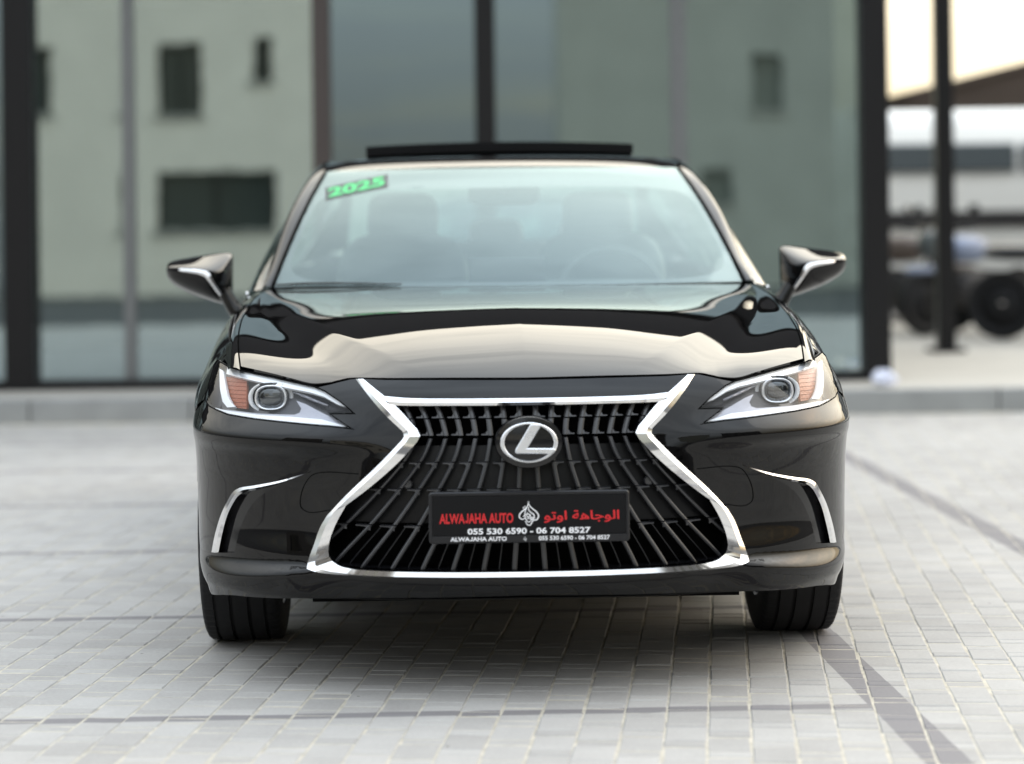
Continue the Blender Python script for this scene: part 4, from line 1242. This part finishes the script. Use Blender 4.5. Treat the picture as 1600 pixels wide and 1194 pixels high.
# body sides --------------------------------------------------------------------
def Sx(y, z):
    W = interp(S0, z) * (WF + (1 - WF) * ss(-.42, .08, y)); yv = Y0 + LP + yprof(.9, z)
    if y >= yv: return W
    q = max(0., min(1., (y - yv + LP) / LP))
    return W * (1 - (1 - q)**2) ** (1 / PP)
KT = [(-.53, .783, .806), (-.25, .816, .848), (.1, .850, .881), (.45, .868, .910), (.75, .852, .948), (.83, .835, .962)]
BT = [(.78, .850, .952), (.95, .866, .962), (1.5, .884, .980), (2.3, .888, .992), (3.0, .880, 1.004), (3.5, .855, 1.02), (4.0, .80, 1.03)]
def side_x(y, z):
    dz = .10 * ss(.05, .95, y) + .02 * ss(1.5, 3.5, y)
    ze = z - dz * ss(.55, .85, z)
    x = Sx(y, ze)
    if y < .83:
        zk = interp(KT, y, 2); xk = interp(KT, y, 1)
    else:
        zk = interp(BT, y, 2); xk = interp(BT, y, 1)
    zke = zk - dz * ss(.55, .85, zk)
    if z > .72: x -= (Sx(y, zke) - xk) * min(1.15, (z - .72) / (zk - .72)) ** 1.5
    flare = .008 * math.exp(-((math.hypot(y, z - .334) - .39) / .04) ** 2) if y < .6 else .008 * math.exp(-((math.hypot(y - 2.87, z - .334) - .39) / .04) ** 2)
    # door side sculpting
    if y > .8: x -= .012 * math.exp(-((z - .50) / .09) ** 2) * ss(.8, 1.1, y) * ss(2.6, 2.3, y)
    x *= 1 - .10 * ss(3.1, 4.1, y)
    return x + flare * ss(-.34, -.12, y)
def arch(cy, r, a0, a1, n=36): return [(cy + r * math.cos(R(a0 + (a1 - a0) * k / n)), .334 + r * math.sin(R(a0 + (a1 - a0) * k / n))) for k in range(n + 1)]
def side_panel(name, outline, mat, s, holes=(), res=(.035, .022), flange=.015, parent=car):
    V, T = cdt_panel(densify(outline, .02), [densify(h, .02) for h in holes], lambda p: (side_x(*p), p[0], p[1]), res, (1, -.1, .2), None, flange, False)
    if s < 0: V, T = mirrored(V, T)
    return mesh(name, V, T, mat, parent)
front_edge = [(F(x_, z_) + .002, z_) for x_, z_ in ((.826, .826), (.839, .786), (.846, .754), (.852, .724))]
fender_outline = [(y, interp(KT, y, 2)) for y in (.80, .7, .6, .5, .4, .3, .2, .1, 0, -.1, -.2, -.3, -.4, -.46)] + front_edge + [(-.345, .684), (-.345, .49)] + arch(0, .375, 154, 0) + [(.372, .25), (.80, .25)]
for s in (1, -1):
    fd = side_panel('front_fender', fender_outline, 'paint', s, res=(.025, .014))
    # fender top strip between hood gap and shoulder
    def ftop(u, v):
        y = -.585 + (.80 + .585) * v
        g = Vector((interp(GT, y, 1) + .0045, y, interp(GT, y, 2) - .0005)); k = Vector((interp(KT, y, 1), max(y, -.53) if y < -.53 else y, interp(KT, y, 2)))
        p = g.lerp(k, u); p.z += .006 * math.sin(math.pi * u)
        return (s * p.x, p.y, p.z)
    V, T = grid_vf(ftop, 8, 60)
    if s > 0: T = [tuple(reversed(f)) for f in T]
    T = [tuple(reversed(f)) for f in T]
    skirt(V, T, [j * 9 for j in range(61)], (0, 0, -.02))
    mesh('fender_top', V, T, 'paint', fd)
    # scuttle corner at the foot of the pillar
    for nm, y0, y1, arc in (('front_door', .805, 1.90, None), ('rear_door', 1.908, 2.78, 1), ('rear_quarter', 2.788, 4.02, 2)):
        top = [(y0 + (y1 - y0) * k / 16, interp(BT, y0 + (y1 - y0) * k / 16, 2)) for k in range(17)]
        if nm == 'front_door': ol = top + [(y1, .24), (y0, .24)]
        elif nm == 'rear_door': ol = top + [(2.78, .72)] + [p for p in arch(2.87, .385, 100, 180, 18)] + [(2.46, .24), (1.908, .24)]
        else: ol = top + [(4.02, .30), (3.27, .26)] + arch(2.87, .385, 0, 100, 22) + [(2.788, .73)]
        d = side_panel(nm, ol, 'paint', s)
        if nm != 'rear_quarter':
            hy = y1 - .20; hz = .80
            hx = side_x(hy, hz) + .004
            MB().tube([(s * (hx - .004), hy - .10, hz), (s * (hx + .030), hy - .085, hz), (s * (hx + .034), hy, hz + .002), (s * (hx + .030), hy + .085, hz), (s * (hx - .004), hy + .10, hz)], .010, 8, sx=.7).build('door_handle', 'satin_chrome', d, True)
    m = MB(); m.box(min(s * .80, s * .862), max(s * .80, s * .862), .38, 2.47, .17, .262, .01); m.build('sill', 'paint', car)
    # wheel-arch liner
    for cy in (0, 2.87):
        vs = []; fs = []
        pts = arch(cy, .372, -8, 188, 24)
        for y, z in pts: vs += [(s * .872, y, z), (s * .58, y, z)]
        for i in range(24): fs.append((2 * i, 2 * i + 1, 2 * i + 3, 2 * i + 2))
        k = len(vs); vs += [(s * .58, y, z) for y, z in pts]; fs.append(tuple(range(k, k + 25)))
        mesh('arch_liner', vs, fs, 'under', car)

# windscreen and cabin -----------------------------------------------------------
def WS(u, v, d=0.0):
    a = abs(u) ** 2.2
    b = Vector((.772 * u, .632 + .215 * a, .990)); t = Vector((.634 * u, 1.47 + .135 * a, 1.389 - .004 * u * u))
    return b.lerp(t, v) + Vector((0, -.44, .9)) * (.026 * 4 * v * (1 - v) - d)
V, T = grid_vf(lambda u, v: WS(u, v), 60, 40, -1, 1)
wsg = mesh('windscreen', V, [tuple(reversed(f)) for f in T], 'windscreen', car)
hole = [(u * .962, .405 + (w * .375)) for u, w in [(math.copysign(abs(math.cos(R(a))) ** .28, math.cos(R(a))), math.copysign(abs(math.sin(R(a))) ** .28, math.sin(R(a)))) for a in range(0, 360, 3)]]
V, T = cdt_panel(densify([(-1, 0), (1, 0), (1, 1), (-1, 1)], .03), [hole], lambda p: WS(p[0], p[1], .004), (.04, .04), (0, -1, 1), None, 0, False)
mesh('shade_band', V, T, 'frit', wsg)
# windscreen sticker
def ws_at(x, z, d):
    v = (z - .985) / .404; u = x / .7
    for _ in range(12):
        p = WS(u, v); v += (z - p.z) / .42; u += (x - p.x) / .7
    return WS(u, v, d)
CQ = [(-.622, 1.277), (-.405, 1.322), (-.409, 1.369), (-.629, 1.322)]
def quad(u, v):
    a = [CQ[0][i] + (CQ[1][i] - CQ[0][i]) * u for i in (0, 1)]; b = [CQ[3][i] + (CQ[2][i] - CQ[3][i]) * u for i in (0, 1)]
    return [a[i] + (b[i] - a[i]) * v for i in (0, 1)]
V, T = grid_vf(lambda u, v: ws_at(*quad(u, v), -.0015), 14, 6)
stk = mesh('sticker', V, T, 'sticker_grey', wsg)
uv, T = text_mesh('2025', .035, 6)
V = [ws_at(*quad(.05 + .90 * a, .14 + .72 * b), -.0028) for a, b in uv]
mesh('lettering', V, T, 'sticker_green', stk, False)

# A pillars, rails, side glass
RT = [(.86, .805, .985), (1.0, .795, 1.04), (1.15, .774, 1.135), (1.3, .749, 1.228), (1.5, .712, 1.325), (1.7, .682, 1.388), (1.9, .664, 1.420), (2.2, .655, 1.436), (2.6, .650, 1.430), (3.0, .650, 1.398), (3.3, .662, 1.315), (3.6, .690, 1.18), (3.85, .72, 1.075)]
def rail(y): return Vector((interp(RT, y, 1), y, interp(RT, y, 2)))
RZ = [(1.46, 1.389), (1.54, 1.409), (1.62, 1.4265), (1.75, 1.442), (2.05, 1.4515), (2.4, 1.452), (2.8, 1.437), (3.1, 1.405), (3.2, 1.392)]
def roof(u, v):
    s_ = -1 if u < 0 else 1; a = abs(u)
    y0 = 1.475 + .135 * a ** 2.2; y = y0 + (3.15 - .1 * a * a - y0) * v
    xe = .634 + (.600 - .634) * v
    zc_ = interp(RZ, y - .135 * a ** 2.2 * (1 - v))
    return (s_ * xe * a, y, zc_ - .010 * a * a - .010 * a ** 8)
V, T = grid_vf(roof, 40, 50, -1, 1)
mesh('roof', V, T, 'paint', car)
V, T = grid_vf(lambda u, v: (lambda p: (p[0], p[1] + .01, p[2] - .03))(roof(u, v)), 20, 20, -1, 1)
mesh('headliner', V, T, 'headliner', car)
# opened sunroof panel with its raised front edge
def sroof(u, v, d=0):
    return (.505 * u, 2.02 + .62 * v - .03 * (1 - u * u) * (1 - v), 1.487 + .012 * (1 - u * u) - .022 * v - d)
V, T = grid_vf(sroof, 30, 10, -1, 1); k = len(V)
V2, T2 = grid_vf(lambda u, v: (lambda p: (p[0], p[1] + .01, p[2]))(sroof(u, v, .036)), 30, 10, -1, 1)
V += V2; T += [tuple(k + i for i in reversed(f)) for f in T2]
for i in range(30): T.append((i, i + 1, k + i + 1, k + i)); T.append((310 + i, 310 + i + 1, k + 310 + i + 1, k + 310 + i))
for j in range(10): T.append((j * 31, (j + 1) * 31, k + (j + 1) * 31, k + j * 31)); T.append((j * 31 + 30, (j + 1) * 31 + 30, k + (j + 1) * 31 + 30, k + j * 31 + 30))
MB().add(V, T).build_s('sunroof_panel', 'trim_black', car, 40)
for sx_ in (-1, 1): MB().box(sx_ * .40 - .02, sx_ * .40 + .02, 2.10, 2.5, 1.435, 1.462, .003).build('sunroof_rail', 'trim_black', car)
for s in (1, -1):
    def pil(u, v):
        y = .86 + .75 * v
        g = WS(1.0, v); r_ = rail(y + .25 * v)
        p = g.lerp(r_, u); p.z += .008 * math.sin(math.pi * u); p.x += .008 * math.sin(math.pi * u)
        return (s * p.x, p.y - .001, p.z)
    V, T = grid_vf(pil, 10, 40)
    ap = mesh('windscreen_pillar', V, T if s < 0 else [tuple(reversed(f)) for f in T], 'paint', car)
    MB().tube([(s * WS(1.0, k / 30).x, WS(1.0, k / 30).y - .003, WS(1.0, k / 30).z + .002) for k in range(31)], .005, 6).build('windscreen_gasket', 'void', ap, True)
    def rl(u, v):   # roof edge to the rail
        y = 1.86 + (3.05 - 1.86) * v
        a = Vector(roof(1, min(1, max(0, (y - 1.61) / (3.05 - 1.61))))); b = rail(y)
        p = a.lerp(b, u); p.z += .006 * math.sin(math.pi * u); return (s * p.x, p.y, p.z)
    V, T = grid_vf(rl, 6, 30); mesh('roof_rail', V, T if s > 0 else [tuple(reversed(f)) for f in T], 'paint', car)
    def tri_(u, v):  # infill where the pillar runs into the rail
        y = 1.61 + .25 * v
        a = Vector(roof(1, min(1, max(0, (y - 1.61) / (3.05 - 1.61))))); b = rail(1.86) if True else 0
        p = a.lerp(b, u); return (s * p.x, p.y, p.z)
    V, T = grid_vf(tri_, 6, 8); mesh('pillar_cap', V, T, 'paint', ap)
    # body band under the side windows and glass
    for nm, ya, yb in (('side_window', .92, 1.86), ('side_window', 1.93, 2.74), ('side_window', 2.79, 3.35)):
        def sw(u, v, ya=ya, yb=yb):
            y = ya + (yb - ya) * u; bt_ = Vector((interp(BT, y, 1) - .006, y, interp(BT, y, 2) + .004)); tp = rail(y) + Vector((.002, 0, -.025))
            if tp.z < bt_.z + .004: tp.z = bt_.z + .004
            p = bt_.lerp(tp, v); p.x += .018 * math.sin(math.pi * v); return (s * p.x, p.y, p.z)
        V, T = grid_vf(sw, 24, 10); mesh(nm, V, T, 'cabin_glass', car)
    def band(u, v):
        y = .86 + 2.95 * v; r_ = rail(y); d = Vector((.006, 0, -.032)); p = r_.lerp(r_ + d, u); p.x += .004 * math.sin(math.pi * u); return (s * p.x, p.y, p.z)
    V, T = grid_vf(band, 3, 80); mesh('window_frame', V, T, 'gloss_black', car)
    for yp in (1.895, 2.765):
        m = MB(); a = Vector((interp(BT, yp, 1), yp, interp(BT, yp, 2))); b = rail(yp)
        m.add([(s * (a.x + .012), yp - .045, a.z), (s * (a.x + .012), yp + .045, a.z), (s * (b.x + .014), yp + .035, b.z - .02), (s * (b.x + .014), yp - .035, b.z - .02)], [(0, 1, 2, 3)])
        m.build('door_pillar', 'gloss_black', car)
    # belt moulding
    MB().tube([(s * (interp(BT, y, 1) - .002), y, interp(BT, y, 2) + .003) for y in [.80 + .05 * k for k in range(3, 57)]], .006, 6).build('belt_moulding', 'chrome', car, True)
    # scuttle: hood gap to belt
    def sc_(u, v):
        y = .80 + .16 * v; a = Vector((interp(GT, .8, 1) + .004, y, .982)); b = Vector((interp(BT, y, 1) - .003, y, interp(BT, y, 2)))
        p = a.lerp(b, u); return (s * p.x, p.y, p.z)
    V, T = grid_vf(sc_, 4, 4); mesh('scuttle_corner', V, T, 'paint', car)
    # rear pillar
    def rp_(u, v):
        y = 3.05 + .80 * v; r_ = rail(y); g = Vector((.60 + .06 * v, 3.12 + .62 * v, 1.398 - .31 * v)); p = g.lerp(r_, u); return (s * p.x, p.y, p.z)
    V, T = grid_vf(rp_, 6, 20); mesh('rear_pillar', V, T, 'paint', car)
    def rq(u, v):
        y = 3.34 + .55 * v; r_ = rail(y); b = Vector((interp(BT, y, 1), y, interp(BT, y, 2))); p = b.lerp(r_, u); return (s * p.x, p.y, p.z)
    V, T = grid_vf(rq, 6, 12); mesh('quarter_fill', V, T, 'paint', car)
# cowl between hood and glass
V, T = grid_vf(lambda u, v: (.79 * u, .555 + .225 * abs(u) ** 2.2 + .12 * v, .966 + .012 * v), 30, 3, -1, 1)
mesh('cowl', V, T, 'trim_black', car)
# rear window, boot, rear
V, T = grid_vf(lambda u, v: ((.60 + .06 * v) * u, 3.14 - .10 * (1 - v) * u * u + .60 * v, 1.397 - .31 * v + .02 * math.sin(math.pi * v)), 20, 12, -1, 1)
mesh('rear_window', V, T, 'cabin_glass', car)
V, T = grid_vf(lambda u, v: (.80 * u * (1 - .06 * v), 3.70 + .30 * v - .05 * u * u * v, 1.085 - .02 * v - .05 * abs(u) ** 4), 24, 8, -1, 1)
mesh('boot_lid', V, T, 'paint', car)
V, T = grid_vf(lambda u, v: (.82 * u * (1 - .05 * v * (1 - v)), 4.00 - .20 * abs(u) ** 3.5 + .03 * math.sin(math.pi * v), .22 + .84 * v), 30, 16, -1, 1)
rb = mesh('rear_bumper', V, T, 'paint', car)
for s in (1, -1):
    V, T = grid_vf(lambda u, v: (s * (.40 + .40 * u), 4.03 - .20 * ((.40 + .40 * u) / .82) ** 3.5 + .004, .83 + .12 * v), 10, 4)
    mesh('tail_light', V, T, 'tail_red', car)
m = MB(); m.box(-.60, .60, -.18, 3.85, .150, .20, .01); m.build('underbody', 'under', car)
m = MB(); m.box(-.56, .56, -.62, .85, .20, .74); m.build('bay_light_block', 'void', car)  # plain black box added under the hood to block light

# wipers
def ws_pt(u, v, d): p = WS(u, v, d); return (p.x, p.y, p.z)
m = MB(); m.tube([ws_pt(-.985, .004, -.006), ws_pt(-.85, .012, -.007), ws_pt(-.70, .012, -.007), ws_pt(-.45, .006, -.006)], [.003, .004, .0035, .002], 6); w1 = m.build('wiper', 'trim_black', car, True)


# interior ----------------------------------------------------------------------
def dashf(u, v):
    return (.72 * u, .98 + .34 * v + .06 * abs(u) ** 2, .955 + .045 * math.sin(math.pi * min(1, v * 1.1)) * (1 - .3 * u * u) - .10 * ss(.7, 1, v))
V, T = grid_vf(dashf, 30, 12, -1, 1); mesh('dashboard', V, T, 'dash', car)
m = MB(); m.box(-.74, .74, .72, .99, .90, .965, .01); m.build('dash_shelf', 'dash', car)
tilt = Matrix.Rotation(R(-14), 3, 'X')
for x in (-.37, .37):
    st = MB().sell((x, 1.92, .82), (.25, .085, .34), .45, rot=tilt).build('front_seat', 'leather', car, True)
    MB().sell((x, 2.055, 1.205), (.135, .055, .105), .5, rot=tilt).build('headrest', 'leather', st, True)
    m = MB()
    for d in (-.06, .06): m.tube([(x + d, 2.0, 1.08), (x + d, 2.045, 1.2)], .008, 8)
    m.build('headrest_post', 'satin_chrome', st, True)
    MB().sell((x, 1.62, .53), (.25, .27, .09), .5).build('seat_cushion', 'leather', st, True)
bench = MB().sell((0, 2.86, .80), (.62, .10, .32), .35, rot=tilt).build('rear_seat', 'leather_light', car, True)
for x in (-.38, 0, .38):
    MB().sell((x, 2.97, 1.13), (.115, .05, .08), .5, rot=tilt).build('headrest', 'leather_light', bench, True)
MB().sell((0, 2.6, .50), (.62, .28, .09), .4).build('seat_cushion', 'leather_light', bench, True)
m = MB(); m.box(-.60, .60, 2.98, 3.70, .96, 1.0, .01); m.build('parcel_shelf', 'dash', car)
sw = MB(); c0 = Vector((.37, 1.36, .93)); rot = Matrix.Rotation(R(-22), 3, 'X')
sw.tube([c0 + rot @ Vector((.18 * math.cos(R(a)), 0, .18 * math.sin(R(a)))) for a in range(0, 360, 10)], .014, 8, True)
for a in (0, 180, 270): sw.tube([c0, c0 + rot @ Vector((.18 * math.cos(R(a)), 0, .18 * math.sin(R(a))))], .018, 6)
sw.sell(c0, (.07, .03, .06), .6, rot=rot)
sw.build('steering_wheel', 'leather', car, True)
rm = MB().sell((.0, 1.36, 1.292), (.125, .022, .038), .45, rot=tilt).build('interior_mirror', 'trim_black', car, True)
MB().tube([(0, 1.33, 1.33), (0, 1.355, 1.30)], .014, 8).build('mirror_mount', 'trim_black', rm, True)
m = MB(); m.box(-.13, .13, 1.06, 1.09, .99, 1.075, .006); m.build('screen', 'gloss_black', car)

# door mirrors -------------------------------------------------------------------
def loft(secs, closed=True):
    n = len(secs[0]); vs = [p for s_ in secs for p in s_]; fs = []
    for i in range(len(secs) - 1):
        for k in range(n): fs.append((i * n + k, i * n + (k + 1) % n, i * n + n + (k + 1) % n, i * n + n + k))
    fs.append(tuple(range(n - 1, -1, -1))); fs.append(tuple((len(secs) - 1) * n + k for k in range(n)))
    return vs, fs
# sections across the housing, each: rear-top, front-top, ridge, chrome lower edge, belly, bottom-rear
MS = [
 (1.132, [(1.05, 1.072), (1.00, 1.062), (.985, 1.054), (.985, 1.046), (.995, 1.028), (1.05, 1.014)]),
 (1.118, [(1.08, 1.081), (.975, 1.064), (.955, 1.057), (.955, 1.046), (.970, 1.006), (1.08, .992)]),
 (1.060, [(1.09, 1.092), (.945, 1.063), (.920, 1.055), (.921, 1.039), (.940, .974), (1.09, .962)]),
 (1.010, [(1.095, 1.100), (.928, 1.061), (.897, 1.051), (.899, 1.030), (.922, .956), (1.09, .945)]),
 (.980, [(1.095, 1.104), (.930, 1.060), (.897, 1.045), (.899, 1.018), (.925, .944), (1.085, .936)]),
 (.950, [(1.095, 1.108), (.955, 1.064), (.920, 1.040), (.920, 1.000), (.940, .934), (1.08, .928)]),
 (.930, [(1.095, 1.106), (1.00, 1.080), (.970, 1.042), (.970, 1.000), (.980, .940), (1.08, .935)]),
 (.921, [(1.09, 1.096), (1.04, 1.085), (1.02, 1.05), (1.02, 1.01), (1.03, .97), (1.075, .96)]),
]
for s in (1, -1):
    dens = []
    for a in range(len(MS)):
        dens.append([Vector((s * MS[a][0], y, z)) for y, z in MS[a][1]])
    vs, fs = loft(dens)
    if s < 0: fs = [tuple(reversed(f)) for f in fs]
    bm = bmesh.new(); bv = [bm.verts.new(v) for v in vs]
    for f in fs: bm.faces.new([bv[i] for i in f])
    bm.edges.ensure_lookup_table()
    me = bpy.data.meshes.new('door_mirror'); bm.to_mesh(me); bm.free()
    cr = me.attributes.new('crease_edge', 'FLOAT', 'EDGE')
    n6 = 6
    for e in me.edges:
        a, b = e.vertices
        if a // n6 != b // n6 and a % n6 == b % n6 and a % n6 in (0, 2, 3, 5): cr.data[e.index].value = .92
        if a // n6 == b // n6 and a // n6 in (0, 7): cr.data[e.index].value = .8
    me.materials.append(MATS['paint'])
    dm = bpy.data.objects.new('door_mirror', me); link(dm, car)
    sb = dm.modifiers.new('sub', 'SUBSURF'); sb.levels = 3; sb.render_levels = 3
    bpy.context.view_layer.update()
    me2 = bpy.data.meshes.new_from_object(dm.evaluated_get(bpy.context.evaluated_depsgraph_get()))
    me2.name = 'door_mirror'; dm.modifiers.clear(); dm.data = me2
    me2.polygons.foreach_set('use_smooth', [True] * len(me2.polygons)); me2.set_sharp_from_angle(angle=R(40))
    # chrome accent along the ridge and down to the stalk
    line = smooth_line([(1.130, .987, 1.051, .0030), (1.06, .920, 1.047, .0052), (1.01, .897, 1.041, .0080), (.990, .893, 1.034, .0095), (.974, .895, 1.010, .0070), (.955, .908, .978, .0055), (.937, .922, .950, .0030)], .008)
    vs = []; fs = []
    for i, (x, y, z, w) in enumerate(line):
        a = line[max(0, i - 1)]; b = line[min(len(line) - 1, i + 1)]
        d = Vector((b[0] - a[0], 0, b[2] - a[2])).normalized(); nn = Vector((-d.z, 0, d.x))
        if nn.z < 0: nn = -nn
        vs += [Vector((x, y + .02, z)) + nn * w, Vector((x, y - .003, z)) + nn * w, Vector((x, y - .006, z)), Vector((x, y - .002, z)) - nn * w, Vector((x, y + .02, z)) - nn * w]
    for i in range(len(line) - 1):
        for k in range(4): fs.append((i * 5 + k, i * 5 + k + 1, i * 5 + 6 + k, i * 5 + 5 + k))
    for v in vs: v.x *= s
    MB().add(vs, fs).build_s('mirror_trim', 'chrome', dm, 30)
    # stalk
    secs = []
    for t, (ax, ay, az), (bx, by, bz) in ((0, (.955, .93, .957), (.918, .99, .985)), (.3, (.943, .93, .938), (.905, 1.0, .962)), (.65, (.928, .925, .908), (.884, 1.01, .932)), (1, (.912, .92, .884), (.862, 1.02, .914))):
        c = Vector(((ax + bx) / 2, (ay + by) / 2, (az + bz) / 2)); ex = Vector(((ax - bx) / 2, 0, (az - bz) / 2)); ey = Vector((0, .055 + .02 * t, 0))
        secs.append([(lambda p: Vector((s * p.x, p.y, p.z)))(c + ex * math.copysign(abs(math.cos(R(a))) ** .6, math.cos(R(a))) + ey * math.copysign(abs(math.sin(R(a))) ** .6, math.sin(R(a)))) for a in range(0, 360, 18)])
    vs, fs = loft(secs); MB().add(vs, fs).build_s('mirror_stalk', 'paint', dm, 50)
    MB().sell((s * .885, .99, .893), (.032, .085, .020), .6, rot=Matrix.Rotation(R(s * 28), 3, 'Y')).build('mirror_foot', 'gloss_black', dm, True)
    m = MB(); m.box(min(s * .955, s * 1.055), max(s * .955, s * 1.055), 1.084, 1.092, 1.0, 1.072, .002); m.build('mirror_glass', 'mirror_silver', dm)

# wheels ---------------------------------------------------------------------------
TW = .108
def tyre(c, s):
    half = [(-TW + .004, .232), (-TW - .001, .25), (-TW - .004, .285), (-TW, .315)]
    tread = []
    xs_ = [-.103, -.096, -.074, -.0735, -.0655, -.065, -.030, -.0295, -.0205, -.020, .020, .0205, .0295, .030, .065, .0655, .0735, .074, .096, .103]
    rr = [.326, .3315, .3335, .325, .325, .3338, .334, .325, .325, .334, .334, .325, .325, .334, .3338, .325, .325, .3335, .3315, .326]
    prof = half + list(zip(xs_, rr)) + [(-x, r_) for x, r_ in reversed(half)]
    def cut(r_): return lambda k: r_ - (.004 if k % 3 == 0 else 0)
    prof = [(x, (cut(r_) if (i in (4, 5, 6, 21, 22, 23)) else r_)) for i, (x, r_) in enumerate(prof)]
    return MB().lathe_x(prof, c, 216)
for cy in (0, 2.87):
    for s in (1, -1):
        c = (s * .784, cy, .3335)
        w = tyre((0, 0, 0), s).build_s('wheel', 'rubber', car, 40, loc=c)
        w['label'] = 'black road tyre with four tread grooves'
        m = MB().lathe_x([(-.105, .236), (-.10, .225), (.0, .215), (.10, .225), (.105, .236)], (0, 0, 0), 64)
        for q in range(10):
            a = 2 * math.pi * q / 10; e1 = Vector((0, math.cos(a), math.sin(a))); e2 = Vector((0, -math.sin(a), math.cos(a)))
            for d in (-.5, .5):
                p0 = Vector((s * .085, 0, 0)) + e1 * .05 + e2 * .012 * d; p1 = Vector((s * .10, 0, 0)) + e1 * .226 + e2 * .05 * d
                m.tube([p0, p1], [.016, .010], 6)
        m.sell((s * .085, 0, 0), (.02, .06, .06), .9)
        m.build_s('rim', 'rim', w, 40)
        MB().lathe_x([(-.02, .05), (-.02, .16), (.0, .16), (.0, .05)], (s * .02, 0, 0), 40).build('brake_disc', 'satin_chrome', w)
